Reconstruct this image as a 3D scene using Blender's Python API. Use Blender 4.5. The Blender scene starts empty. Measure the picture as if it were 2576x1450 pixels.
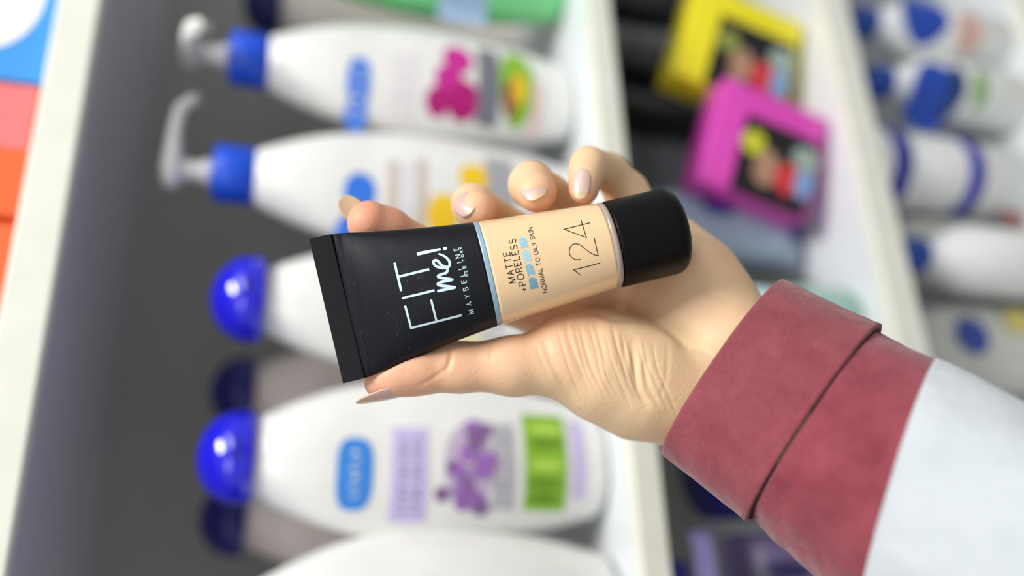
import bpy, bmesh, math, random
import numpy as np
from mathutils import Vector, Matrix, noise

random.seed(7)
sc = bpy.context.scene
COL = sc.collection

# ------------------------------------------------------------------ camera
FPX, CX, CY = 2200.0, 1288.0, 725.0           # focal length in pixels of the 2576 px frame
CAM = Vector((0.0, -0.40, 1.35))              # shelf fronts stand in the plane y = 0
vp_s = Vector((1025 - CX, CY + 4700, -FPX)).normalized()            # shelf direction (+X) in camera axes
vp_dn = Vector((7226, -542, -FPX)).normalized()
W_c = (-vp_dn - vp_s * (-vp_dn).dot(vp_s)).normalized()             # world up in camera axes
Y_c = W_c.cross(vp_s).normalized()
A = Matrix((vp_s, Y_c, W_c)).transposed()     # world -> camera
R_CAM = A.transposed()                        # camera -> world
cam_d = bpy.data.cameras.new('camera')
cam = bpy.data.objects.new('camera', cam_d)
COL.objects.link(cam)
cam.matrix_world = Matrix.Translation(CAM) @ R_CAM.to_4x4()
cam_d.sensor_width = 36.0
cam_d.lens = 36.0 * FPX / 2576.0
cam_d.clip_start = 0.01
cam_d.dof.use_dof = True
cam_d.dof.focus_distance = 0.278
cam_d.dof.aperture_fstop = cam_d.lens / 12.0
cam_d.dof.aperture_blades = 0
sc.camera = cam

# ------------------------------------------------------------------ world, lights, exposure
sc.view_settings.view_transform = 'Standard'
sc.view_settings.look = 'None'
sc.view_settings.exposure = 0.0
sc.view_settings.gamma = 1.0
sc.view_settings.use_curve_mapping = False
wd = bpy.data.worlds.new('shop_ambient')
sc.world = wd
wd.use_nodes = True
wd.node_tree.nodes['Background'].inputs[0].default_value = (0.97, 0.985, 1.0, 1)
wd.node_tree.nodes['Background'].inputs[1].default_value = 0.50

def area(name, loc, target, sx, sy, power, col=(1, 1, 1)):
    l = bpy.data.lights.new(name, 'AREA')
    l.shape = 'RECTANGLE'; l.size = sx; l.size_y = sy; l.energy = power; l.color = col
    o = bpy.data.objects.new(name, l)
    COL.objects.link(o)
    o.location = loc
    o.rotation_euler = (Vector(target) - Vector(loc)).to_track_quat('-Z', 'Y').to_euler()
    return o

area('ceiling_light', (0.45, -0.70, 2.60), (0.05, -0.1, 1.2), 0.6, 0.22, 21, (1.0, 0.985, 0.95))
area('ceiling_light', (1.1, -1.6, 2.60), (0.1, 0, 1.1), 1.3, 0.5, 10, (0.96, 0.98, 1.0))
area('ceiling_light', (-1.1, -1.8, 2.60), (0.0, 0, 1.1), 1.3, 0.5, 7, (0.96, 0.98, 1.0))

# ------------------------------------------------------------------ helpers
def lin(c):
    c = c / 255.0
    return c / 12.92 if c <= 0.04045 else ((c + 0.055) / 1.055) ** 2.4
def rgb(r, g, b):
    return (lin(r), lin(g), lin(b), 1.0)

MATS = {}
def mat(name, col, rough=0.5, spec=0.5, coat=0.0, metal=0.0, trans=0.0, sss=0.0,
        nscale=0.0, namount=0.0, bump=0.0, bscale=400.0, coat_rough=0.08):
    if name in MATS:
        return MATS[name]
    m = bpy.data.materials.new(name)
    m.use_nodes = True
    nt = m.node_tree
    b = nt.nodes['Principled BSDF']
    b.inputs['Base Color'].default_value = rgb(*col)
    b.inputs['Roughness'].default_value = rough
    b.inputs['Specular IOR Level'].default_value = spec
    b.inputs['Metallic'].default_value = metal
    b.inputs['Coat Weight'].default_value = coat
    b.inputs['Coat Roughness'].default_value = coat_rough
    b.inputs['Transmission Weight'].default_value = trans
    if sss:
        b.inputs['Subsurface Weight'].default_value = sss
        b.inputs['Subsurface Radius'].default_value = (0.004, 0.002, 0.001)
        b.inputs['Subsurface Scale'].default_value = 0.5
    tc = nt.nodes.new('ShaderNodeTexCoord')
    n = nt.nodes.new('ShaderNodeTexNoise')
    n.inputs['Scale'].default_value = nscale or 60.0
    n.inputs['Detail'].default_value = 4
    nt.links.new(tc.outputs['Object'], n.inputs['Vector'])
    mr = nt.nodes.new('ShaderNodeMapRange')
    a = namount or 0.03
    mr.inputs['From Min'].default_value = 0.3; mr.inputs['From Max'].default_value = 0.7
    mr.inputs['To Min'].default_value = 1 - a; mr.inputs['To Max'].default_value = 1 + a
    nt.links.new(n.outputs['Fac'], mr.inputs['Value'])
    mx = nt.nodes.new('ShaderNodeVectorMath'); mx.operation = 'SCALE'
    mx.inputs[0].default_value = rgb(*col)[:3]
    nt.links.new(mr.outputs['Result'], mx.inputs['Scale'])
    nt.links.new(mx.outputs['Vector'], b.inputs['Base Color'])
    if bump:
        n2 = nt.nodes.new('ShaderNodeTexNoise')
        n2.inputs['Scale'].default_value = bscale
        n2.inputs['Detail'].default_value = 6
        nt.links.new(tc.outputs['Object'], n2.inputs['Vector'])
        bp = nt.nodes.new('ShaderNodeBump')
        bp.inputs['Strength'].default_value = bump
        bp.inputs['Distance'].default_value = 0.0004
        nt.links.new(n2.outputs['Fac'], bp.inputs['Height'])
        nt.links.new(bp.outputs['Normal'], b.inputs['Normal'])
    MATS[name] = m
    return m

def mesh_obj(name, verts, faces, m=None, parent=None, smooth=True, loc=None, mats=None):
    me = bpy.data.meshes.new(name)
    me.from_pydata([tuple(v) for v in verts], [], faces)
    me.update()
    if smooth:
        me.polygons.foreach_set('use_smooth', [True] * len(me.polygons))
    o = bpy.data.objects.new(name, me)
    COL.objects.link(o)
    if m: me.materials.append(m)
    if parent: o.parent = parent
    if loc: o.location = loc
    return o

def tag(o, label=None, cat=None, group=None, kind=None):
    if label: o['label'] = label
    if cat: o['category'] = cat
    if group: o['group'] = group
    if kind: o['kind'] = kind
    return o

def thing(name, label, cat, loc, rz=0.0, group=None, mtx=None):
    o = bpy.data.objects.new(name, None)
    o.empty_display_size = 0.02
    COL.objects.link(o)
    if mtx is not None: o.matrix_world = mtx
    else:
        o.location = loc; o.rotation_euler = (0, 0, rz)
    return tag(o, label, cat, group)

def box_geo(x0, x1, y0, y1, z0, z1, bev=0.0, seg=2):
    bm = bmesh.new()
    bmesh.ops.create_cube(bm, size=1.0)
    for v in bm.verts:
        v.co = Vector((x0 + (v.co.x + .5) * (x1 - x0), y0 + (v.co.y + .5) * (y1 - y0), z0 + (v.co.z + .5) * (z1 - z0)))
    if bev:
        bmesh.ops.bevel(bm, geom=bm.edges[:], offset=bev, segments=seg, profile=0.5, affect='EDGES')
    return bm
def bm_obj(name, bm, m, parent=None, smooth=False):
    me = bpy.data.meshes.new(name)
    bm.to_mesh(me); bm.free()
    if smooth: me.polygons.foreach_set('use_smooth', [True] * len(me.polygons))
    me.materials.append(m)
    o = bpy.data.objects.new(name, me)
    COL.objects.link(o)
    if parent: o.parent = parent
    return o
def box(name, m, parent, x0, x1, y0, y1, z0, z1, bev=0.0, seg=2, smooth=False):
    return bm_obj(name, box_geo(x0, x1, y0, y1, z0, z1, bev, seg), m, parent, smooth)

def loft(rings, close=True, cap0=True, cap1=True):
    n = len(rings[0]); V = []; F = []
    for r in rings: V += [tuple(p) for p in r]
    for i in range(len(rings) - 1):
        for j in range(n if close else n - 1):
            k = (j + 1) % n
            F.append((i * n + j, i * n + k, (i + 1) * n + k, (i + 1) * n + j))
    if cap0: F.append(tuple(reversed(range(n))))
    if cap1: F.append(tuple((len(rings) - 1) * n + j for j in range(n)))
    return V, F

def interp(x, pts):
    xs = [p[0] for p in pts]; ys = [p[1] for p in pts]
    return float(np.interp(x, xs, ys))
def smooth_interp(x, pts):
    """monotone-ish cubic (Catmull-Rom) through pts"""
    n = len(pts)
    if x <= pts[0][0]: return pts[0][1]
    if x >= pts[-1][0]: return pts[-1][1]
    for i in range(n - 1):
        if x <= pts[i + 1][0]: break
    x0, y0 = pts[i]; x1, y1 = pts[i + 1]
    m0 = (pts[i + 1][1] - pts[i - 1][1]) / (pts[i + 1][0] - pts[i - 1][0]) if i > 0 else (y1 - y0) / (x1 - x0)
    m1 = (pts[i + 2][1] - pts[i][1]) / (pts[i + 2][0] - pts[i][0]) if i < n - 2 else (y1 - y0) / (x1 - x0)
    h = x1 - x0; t = (x - x0) / h
    return (2*t**3 - 3*t**2 + 1)*y0 + (t**3 - 2*t**2 + t)*h*m0 + (-2*t**3 + 3*t**2)*y1 + (t**3 - t**2)*h*m1

def ray(u, v):
    return R_CAM @ Vector(((u - CX) / FPX, -(v - CY) / FPX, -1.0))
def at_y(u, v, y):
    """point of the line of sight through pixel (u, v) in the upright plane y"""
    r = ray(u, v)
    return CAM + r * ((y - CAM.y) / r.y)
def at_z(u, v, z):
    r = ray(u, v)
    return CAM + r * ((z - CAM.z) / r.z)

# ------------------------------------------------------------------ shelf unit (setting)
M_rail = mat('cream_enamel', (232, 232, 220), 0.45)
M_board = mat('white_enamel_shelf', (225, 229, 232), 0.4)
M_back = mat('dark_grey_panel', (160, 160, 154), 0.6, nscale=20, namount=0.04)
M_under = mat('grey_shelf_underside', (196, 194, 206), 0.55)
M_black = mat('black_shelf_liner', (22, 22, 24), 0.6)
M_floor = mat('floor_tile', (170, 168, 162), 0.4)
M_ceil = mat('ceiling_tile', (225, 225, 222), 0.8)

zA1, zA0 = at_y(20, CY, 0).z, at_y(136, CY, 0).z
zB1, zB0 = at_y(1545, CY, 0).z, at_y(1607, CY, 0).z
zC1, zC0 = at_y(2222, CY, 0).z, at_y(2292, CY, 0).z
zD1, zD0 = zC0 - 0.165, zC0 - 0.183
XL, XR, DEP = -0.62, 1.0, 0.26

def shelf(z0, z1, m_top, label):
    t = thing('shelf_board', None, None, (0, 0, z0))
    t['kind'] = 'structure'; del_keys = None
    box('board', m_top, t, XL, XR, 0.006, DEP, z1 - z0 - 0.006, z1 - z0, 0.0008)
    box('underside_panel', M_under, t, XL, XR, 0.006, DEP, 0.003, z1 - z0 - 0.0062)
    box('price_rail', M_rail, t, XL, XR, -0.003, 0.0058, 0, z1 - z0 + 0.001, 0.0012, 3)
    return t
for i, (z0, z1, mt) in enumerate([(zA0, zA1, M_board), (zB0, zB1, M_board), (zC0, zC1, M_board), (zD0, zD1, M_board)]):
    s = shelf(z0, z1, mt, '')
    s.name = 'trim_%d' % (i + 1)
o = box('wall_back', M_back, None, XL, XR, DEP + 0.001, DEP + 0.02, 0.02, 2.1); tag(o, kind='structure')
o = box('floor', M_floor, None, -2.5, 2.5, -3.0, 0.6, -0.02, 0.0); tag(o, kind='structure')
for i, x in enumerate((XL - 0.021, XR + 0.001)):
    o = box('trim_%d' % (i + 6), M_back, None, x, x + 0.02, 0.0, DEP + 0.02, 0.0, 2.1); tag(o, kind='structure')

# ------------------------------------------------------------------ surface prints on bottles
M_white = mat('white_bottle_plastic', (236, 236, 233), 0.32, coat=0.3, sss=0.15)
M_blue = mat('blue_collar_plastic', (10, 78, 214), 0.35, coat=0.2)
M_royal = mat('royal_blue_cap_plastic', (14, 8, 215), 0.12, spec=0.7, coat=0.7)
M_pump = mat('white_pump_plastic', (238, 236, 234), 0.3)

def print_patch(name, kind, cx, cz, hx, hz, surf, m, parent, n=10, rot=0.0, eps=0.0004):
    """a flat print lying on a curved front; surf(x, z) gives the y of that front"""
    V, F = [], []
    if kind == 'oval' or kind == 'pill':
        nr, na = 4, 28
        V.append((0, 0))
        for i in range(1, nr + 1):
            for j in range(na):
                a = 2 * math.pi * j / na
                c, s = math.cos(a), math.sin(a)
                e = 1.0 if kind == 'oval' else 0.62
                V.append((hx * i / nr * math.copysign(abs(c) ** e, c), hz * i / nr * math.copysign(abs(s) ** e, s)))
        for j in range(na): F.append((0, 1 + j, 1 + (j + 1) % na))
        for i in range(nr - 1):
            for j in range(na):
                a = 1 + i * na; b = a + na; k = (j + 1) % na
                F.append((a + j, b + j, b + k, a + k))
    else:
        for i in range(n + 1):
            for j in range(n + 1):
                V.append((-hx + 2 * hx * i / n, -hz + 2 * hz * j / n))
        for i in range(n):
            for j in range(n):
                a = i * (n + 1) + j
                F.append((a, a + n + 1, a + n + 2, a + 1))
    cr, sr = math.cos(rot), math.sin(rot)
    V = [(cx + x * cr - z * sr, cz + x * sr + z * cr) for x, z in V]
    return mesh_obj(name, [(x, surf(x, z) - eps, z) for x, z in V], F, m, parent)

def merge_prints(name, items, surf, m, parent, eps=0.0005):
    """several patches of one print joined: items = (kind, cx, cz, hx, hz, rot)"""
    V, F = [], []
    for it in items:
        o = print_patch('tmp', it[0], it[1], it[2], it[3], it[4], surf, m, None, n=4, rot=it[5] if len(it) > 5 else 0, eps=eps)
        k = len(V)
        V += [tuple(v.co) for v in o.data.vertices]
        F += [tuple(i + k for i in p.vertices) for p in o.data.polygons]
        me = o.data
        bpy.data.objects.remove(o); bpy.data.meshes.remove(me)
    return mesh_obj(name, V, F, m, parent)

BODY = [(0, .020), (.004, .0245), (.012, .027), (.035, .0315), (.06, .0345), (.085, .036), (.105, .0358), (.125, .034),
        (.145, .0302), (.162, .0248), (.174, .0200), (.182, .0165), (.186, .0145)]
def bottle_profile(z, sc_w=1.0):
    return smooth_interp(z, BODY) * sc_w
def bottle_body(name, parent, m, H=0.186, wsc=1.0, dr=0.62):
    rings = []
    k = H / 0.186
    nz = 44
    for i in range(nz + 1):
        z = 0.186 * (i / nz)
        if i == 0: z = 0
        w = bottle_profile(z, wsc)
        # rounder near the neck
        t = max(0.0, (z - 0.12) / 0.066)
        d = w * (dr + (1 - dr) * t ** 1.5)
        ring = []
        for j in range(48):
            a = 2 * math.pi * j / 48
            ring.append((w * math.cos(a), d * math.sin(a), z * k))
        rings.append(ring)
    V, F = loft(rings)
    o = mesh_obj(name, V, F, m, parent)
    def surf(x, zz):
        z = min(max(zz / k, 0), 0.186)
        w = bottle_profile(z, wsc)
        t = max(0.0, (z - 0.12) / 0.066)
        d = w * (dr + (1 - dr) * t ** 1.5)
        q = max(-0.97, min(0.97, x / w))
        return -d * math.sqrt(1 - q * q)
    return o, surf

def lathe(name, prof, m, parent, n=40, loc=(0, 0, 0)):
    rings = [[(r * math.cos(2*math.pi*j/n), r * math.sin(2*math.pi*j/n), z) for j in range(n)] for r, z in prof]
    V, F = loft(rings)
    return mesh_obj(name, V, F, m, parent, loc=loc)

def tube_path(name, pts, radii, m, parent, n=16, flat=1.0):
    rings = []
    P = [Vector(p) for p in pts]
    for i, p in enumerate(P):
        d = (P[min(i + 1, len(P) - 1)] - P[max(i - 1, 0)]).normalized()
        ref = Vector((0, 0, 1)) if abs(d.z) < 0.9 else Vector((0, 1, 0))
        s = d.cross(ref).normalized(); u = s.cross(d).normalized()
        rings.append([tuple(p + (s * math.cos(2*math.pi*j/n) + u * flat * math.sin(2*math.pi*j/n)) * radii[i]) for j in range(n)])
    V, F = loft(rings)
    return mesh_obj(name, V, F, m, parent)

def ribbed_collar(name, r, z0, z1, m, parent):
    rings = []
    n = 72
    for z, s in ((z0, .96), (z0 + .0008, 1.0), (z1 - .001, 1.0), (z1, .94)):
        rings.append([((r * s - (0.0004 if j % 2 else 0)) * math.cos(2*math.pi*j/n),
                       (r * s - (0.0004 if j % 2 else 0)) * math.sin(2*math.pi*j/n), z) for j in range(n)])
    V, F = loft(rings)
    return mesh_obj(name, V, F, m, parent)

def bottle(cap_uv, y, label, group, cap='pump', nozzle=(0, -1), body_m=None, wsc=1.0, cap_m=None, z_base=None, H=None, name='lotion_bottle', cat='bottle'):
    """bottle standing on shelf; cap_uv is where its neck shows"""
    zb = zB1 + 0.0003 if z_base is None else z_base
    p = at_y(cap_uv[0], cap_uv[1], y)
    H = H or (0.190 if cap == 'pump' else 0.184)
    t = thing(name, label, cat, (p.x, y, zb), 0, group)
    body, surf = bottle_body('body', t, body_m or M_white, H, wsc)
    if cap == 'pump':
        ribbed_collar('collar', 0.0158, H - 0.0005, H + 0.021, cap_m or M_blue, t)
        lathe('pump_stem', [(0.0075, H + .021), (0.007, H + .026), (0.0055, H + .027), (0.0055, H + .036)], M_pump, t, 24)
        dx, dy = nozzle
        hz = H + .040
        L = 0.040
        tube_path('pump_head', [(-dx*.010, -dy*.010, hz), (-dx*.008, -dy*.008, hz + .001), (0, 0, hz + .002), (dx*L*.5, dy*L*.5, hz + .0025),
                                (dx*L*.85, dy*L*.85, hz + .001), (dx*L, dy*L, hz - .004), (dx*(L+.001), dy*(L+.001), hz - .009)],
                  [.004, .0085, .0095, .006, .0052, .0046, .0042], M_pump, t, 20, 0.62)
    elif cap == 'dome':
        R = 0.0225
        prof = [(R * .97, H - .0035), (R, H - .002), (R, H + .005)]
        for k in range(1, 9):
            a = k / 8 * math.pi / 2
            prof.append((R * (math.cos(a) * .86 + .14 * (1 - k / 8)) if k < 8 else 0.0015, H + .005 + .018 * math.sin(a)))
        lathe('flip_cap', prof, cap_m or M_royal, t, 48)
        sb = [(0.0042, 0)]
        box('cap_tab', cap_m or M_royal, t, -.005, .005, -R - .0012, -R + .002, H + .004, H + .0075, .0008, 2, True)
    t['surf_ok'] = 1
    del t['surf_ok']
    return t, surf, p.x, zb

def P2(t, u, v, yfront):
    p = at_y(u, v, yfront)
    return p.x - t.location.x, p.z - t.location.z
def dec(t, surf, name, kind, u, v, hu, hv, m, yf=0.016, rot=0.0, eps=0.0004):
    """print centred where the pixel shows it; hu, hv half sizes in pixels along the frame"""
    x, z = P2(t, u, v, yf)
    x1, z1 = P2(t, u + hu, v, yf); x2, z2 = P2(t, u, v + hv, yf)
    return print_patch(name, kind, x, z, math.hypot(x2 - x, z2 - z), math.hypot(x1 - x, z1 - z), surf, m, t, rot=rot, eps=eps)

# inks
I_blue = mat('blue_print_ink', (52, 122, 228), 0.4)
I_pink = mat('pale_pink_print_ink', (222, 196, 224), 0.4)
I_mag = mat('magenta_print_ink', (205, 40, 150), 0.4)
I_mag2 = mat('dark_magenta_print_ink', (180, 16, 118), 0.4)
I_grey = mat('grey_print_ink', (118, 120, 132), 0.4)
I_lgrey = mat('light_grey_print_ink', (168, 168, 176), 0.4)
I_green = mat('leaf_green_print_ink', (140, 190, 50), 0.4)
I_dgreen = mat('deep_green_print_ink', (104, 150, 34), 0.4)
I_lime = mat('lime_print_ink', (186, 222, 90), 0.4)
I_yel = mat('yellow_print_ink', (246, 202, 36), 0.4)
I_brown = mat('brown_print_ink', (150, 95, 60), 0.4)
I_beige = mat('beige_print_ink', (206, 194, 182), 0.4)
I_lav = mat('lavender_print_ink', (205, 192, 236), 0.4)
I_purp = mat('purple_print_ink', (160, 110, 190), 0.4)
I_purp2 = mat('mauve_print_ink', (132, 100, 148), 0.4)
I_wht = mat('white_print_ink', (240, 240, 240), 0.4)
I_salm = mat('salmon_print_ink', (236, 200, 196), 0.4)

YB = 0.040
G_l = 'white lotion bottles on the middle shelf'

def text_rows(t, surf, name, u, v, hu, hv, m, rows=2, cols=9, yf=0.016):
    x, z = P2(t, u, v, yf)
    x1, z1 = P2(t, u + hu, v, yf); x2, z2 = P2(t, u, v + hv, yf)
    hx = math.hypot(x2 - x, z2 - z); hz = math.hypot(x1 - x, z1 - z)
    items = []
    rnd = random.Random(int(u * 7 + v))
    for r in range(rows):
        zc = z + hz * (1 - (2 * r + 1) / rows)
        for c in range(cols):
            xc = x - hx + 2 * hx * (c + .5) / cols
            w = hx / cols * .62
            hh = hz / rows * .62 * rnd.uniform(.75, 1)
            if c % 3 == 2:
                items.append(('rect', xc, zc, w, hh * .3))
            items.append(('rect', xc - w * .7, zc, w * .28, hh))
            if c % 2: items.append(('rect', xc, zc + hh * .8, w * .7, hh * .18))
            else: items.append(('rect', xc, zc - hh * .8, w * .7, hh * .18))
    return merge_prints(name, items, surf, m, t)

# bottle 1 (magenta flowers)
t, s, bx1, _ = bottle((620, 150), YB, 'white pump lotion bottle with magenta flower print, blue collar, farthest complete bottle', G_l, 'pump', (-0.27, -.96), wsc=1.03, H=.187)
dec(t, s, 'logo_print', 'pill', 905, 212, 29, 74, I_blue)
text_rows(t, s, 'logo_lettering', 905, 212, 14, 52, I_wht, 1, 6).location.y -= .0003
text_rows(t, s, 'lettering', 1020, 200, 34, 72, I_pink, 3, 9)
for (a, b, r, mm) in ((1152, 146, 36, I_mag), (1130, 195, 34, I_mag), (1168, 238, 42, I_mag2), (1106, 240, 30, I_mag2)):
    dec(t, s, 'flower_print', 'oval', a, b, r, r, mm, eps=.0004 + a * 1e-7)
dec(t, s, 'grey_stripe_print', 'rect', 1232, 200, 27, 88, I_grey, eps=.0006)
dec(t, s, 'leaf_print', 'oval', 1305, 205, 44, 88, I_green, eps=.0007)
dec(t, s, 'fruit_print', 'oval', 1290, 235, 20, 42, I_brown, eps=.0009)
dec(t, s, 'fruit_print', 'oval', 1310, 215, 16, 36, I_yel, eps=.001)
dec(t, s, 'side_stripe_print', 'rect', 1358, 255, 10, 55, I_salm, eps=.0007)
# bottle 2 (yellow flowers)
t, s, bx2, _ = bottle((590, 440), YB, 'white pump lotion bottle with yellow flower print and a bent white nozzle', G_l, 'pump', (1, -.15), wsc=1.02)
dec(t, s, 'logo_print', 'oval', 908, 475, 40, 46, I_blue)
dec(t, s, 'logo_print', 'oval', 885, 562, 36, 44, I_blue, eps=.0005)
dec(t, s, 'text_stripe_print', 'rect', 990, 480, 13, 84, I_beige)
dec(t, s, 'text_stripe_print', 'rect', 1062, 480, 13, 84, I_beige)
text_rows(t, s, 'lettering', 1026, 480, 16, 80, I_lav, 1, 10)
dec(t, s, 'flower_print', 'oval', 1198, 446, 42, 38, I_yel)
dec(t, s, 'flower_print', 'oval', 1120, 528, 40, 46, I_yel, eps=.0005)
dec(t, s, 'grey_stripe_print', 'rect', 1262, 462, 34, 76, I_lgrey, eps=.0006)
# bottle 3 (plain, behind tube)
t, s, bx3, _ = bottle((598, 752), YB, 'white lotion bottle with round blue flip cap, mostly hidden behind the held tube', G_l, 'dome', wsc=1.02)
text_rows(t, s, 'lettering', 1245, 815, 25, 40, mat('navy_print_ink', (26, 34, 96), .4), 2, 4)
dec(t, s, 'label_print', 'rect', 1190, 830, 26, 30, mat('cream_print_ink', (240, 232, 190), .4))
# bottle 4 (lavender)
t, s, bx4, _ = bottle((580, 1150), YB, 'white lotion bottle with lavender flower and green leaf print, blue flip cap', G_l, 'dome', wsc=1.15)
dec(t, s, 'logo_print', 'pill', 893, 1190, 46, 90, mat('sky_blue_print_ink', (58, 140, 226), .4))
text_rows(t, s, 'logo_lettering', 893, 1190, 18, 62, I_wht, 1, 6).location.y -= .0003
dec(t, s, 'text_stripe_print', 'rect', 1030, 1190, 46, 118, I_lav)
text_rows(t, s, 'lettering', 1030, 1190, 34, 100, I_grey, 2, 11).location.y -= .0003
rnd = random.Random(3)
dec(t, s, 'flower_shade_print', 'oval', 1180, 1172, 62, 108, mat('pale_mauve_print_ink', (196, 180, 206), .4), eps=.0003)
dec(t, s, 'grey_panel_print', 'rect', 1268, 1170, 28, 108, mat('pale_grey_print_ink', (196, 194, 202), .4), eps=.00035)
for k in range(34):
    a, b = rnd.uniform(1112, 1232), rnd.uniform(1062, 1278)
    if a < 1150 and b < 1130: continue
    dec(t, s, 'flower_print', 'oval', a, b, 20, 19, I_purp if k % 3 else I_purp2, eps=.0004 + k * 2e-5)
text_rows(t, s, 'lettering', 1268, 1170, 26, 105, I_grey, 2, 11)
dec(t, s, 'leaf_print', 'rect', 1375, 1158, 54, 122, I_green, eps=.0006)
for k, (b, mm) in enumerate(((1080, I_lime), (1115, I_dgreen), (1170, I_lime), (1215, I_dgreen), (1250, I_dgreen))):
    dec(t, s, 'leaf_blade_print', 'oval', 1375, b, 46, 13, mm, eps=.0008)
dec(t, s, 'side_stripe_print', 'rect', 1462, 1150, 16, 100, I_lav, eps=.0006)
# bottle 5 : big plain white one nearest
p = at_y(600, 1570, YB)
t, s, bx5, _ = bottle((600, 1604), YB - 0.004, 'large plain white lotion bottle nearest the camera at the lower edge', G_l, 'dome', wsc=1.28)
# bottle 0 : green
M_gb = mat('pale_green_bottle_plastic', (120, 214, 140), 0.35, coat=0.3)
t, s, bx0, _ = bottle((660, -165), YB, 'pale green lotion bottle half out of the frame at the top', None, 'dome', body_m=M_gb, cap_m=mat('navy_cap_plastic', (24, 26, 100), .3), wsc=1.08, name='green_lotion_bottle')
dec(t, s, 'label_print', 'rect', 1180, -20, 60, 30, mat('pale_blue_print_ink', (160, 190, 220), .4))
# second row bottles; shade put into colour: royal caps darkened, white bodies tinted warm
t, s, _, _ = bottle((590, 985), 0.165, 'white lotion bottle in the back row, blue cap showing between the two flip-cap bottles', 'back row bottles', 'dome', body_m=mat('shade_tinted_white_plastic', (244, 230, 220), .35), cap_m=mat('shade_darkened_royal_plastic', (12, 8, 120), .2, coat=.5))
t, s, _, _ = bottle((575, 1305), 0.165, 'white lotion bottle in the back row, blue cap tinted dark for shade, beside the lavender bottle', 'back row bottles', 'dome', body_m=mat('shade_tinted_white_plastic', (244, 230, 220), .35), cap_m=mat('shade_darkened_royal_plastic', (12, 8, 120), .2, coat=.5))
t, s, _, _ = bottle((700, 20), 0.15, 'bottle with navy cap in the back row, behind the magenta flower bottle', 'back row bottles', 'dome', body_m=mat('shade_tinted_white_plastic', (244, 230, 220), .35), cap_m=MATS['navy_cap_plastic'])

# ------------------------------------------------------------------ top shelf packs
def pack(name, label, cat, u, v, y, w, d, h, z, m, rz=0.0, group=None, bev=.003, parts=True):
    p = at_y(u, v, y)
    t = thing(name, label, cat, (p.x, y, z), rz, group)
    box('carton', m, t, -w/2, w/2, -d/2, d/2, 0.0004, h, bev, 3, True)
    return t
def front(t, d):
    return lambda x, z: -d / 2
def pdec(t, d, name, kind, cx, cz, hx, hz, m, rot=0, eps=.0003):
    return print_patch(name, kind, cx, cz, hx, hz, lambda x, z: -d / 2, m, t, n=2, rot=rot, eps=eps)

zt = zA1 + .0005
M_bp = mat('blue_pack_card', (72, 160, 238), 0.35, coat=.3)
M_op = mat('orange_red_pack_card', (240, 108, 58), 0.35, coat=.3)
xa0 = at_y(60, 262, .03).x; xa1 = at_y(60, -330, .03).x
w = xa1 - xa0
t = thing('blue_carton', 'bright blue carton with a white oval on the top shelf', 'box', ((xa0 + xa1) / 2, .03, zt))
box('carton', M_bp, t, -w/2, w/2, -.02, .03, 0, .12, .002, 3, True)
pdec(t, .04, 'oval_print', 'oval', -w/2 + .052, .034, .036, .025, I_wht)
pdec(t, .04, 'lettering', 'rect', -w/2 + .05, .075, .03, .004, I_wht)
xb0 = at_y(40, 600, .03).x
w2 = xa0 - xb0 - .004
t = thing('orange_carton', 'salmon and orange carton beside the blue one on the top shelf', 'box', ((xa0 + xb0) / 2, .03, zt), 0, 'orange cartons on the top shelf')
box('carton', M_op, t, -w2/2, w2/2, -.02, .03, 0, .12, .002, 3, True)
pdec(t, .04, 'pale_panel_print', 'rect', w2/4, .05, w2/4, .045, mat('salmon_card_ink', (232, 120, 120), .4))
pdec(t, .04, 'pale_disc_print', 'oval', w2*.3, .032, .008, .010, I_wht, eps=.0006)
w3 = w2 * .95
t = thing('orange_carton', 'plain orange carton lowest in the frame on the top shelf', 'box', (xb0 - w3/2 - .001, .03, zt), 0, 'orange cartons on the top shelf')
box('carton', M_op, t, -w3/2, w3/2, -.02, .03, 0, .115, .002, 3, True)
pdec(t, .04, 'stripe_print', 'rect', 0, .03, w3*.4, .006, mat('deep_orange_ink', (214, 70, 40), .4))

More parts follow.
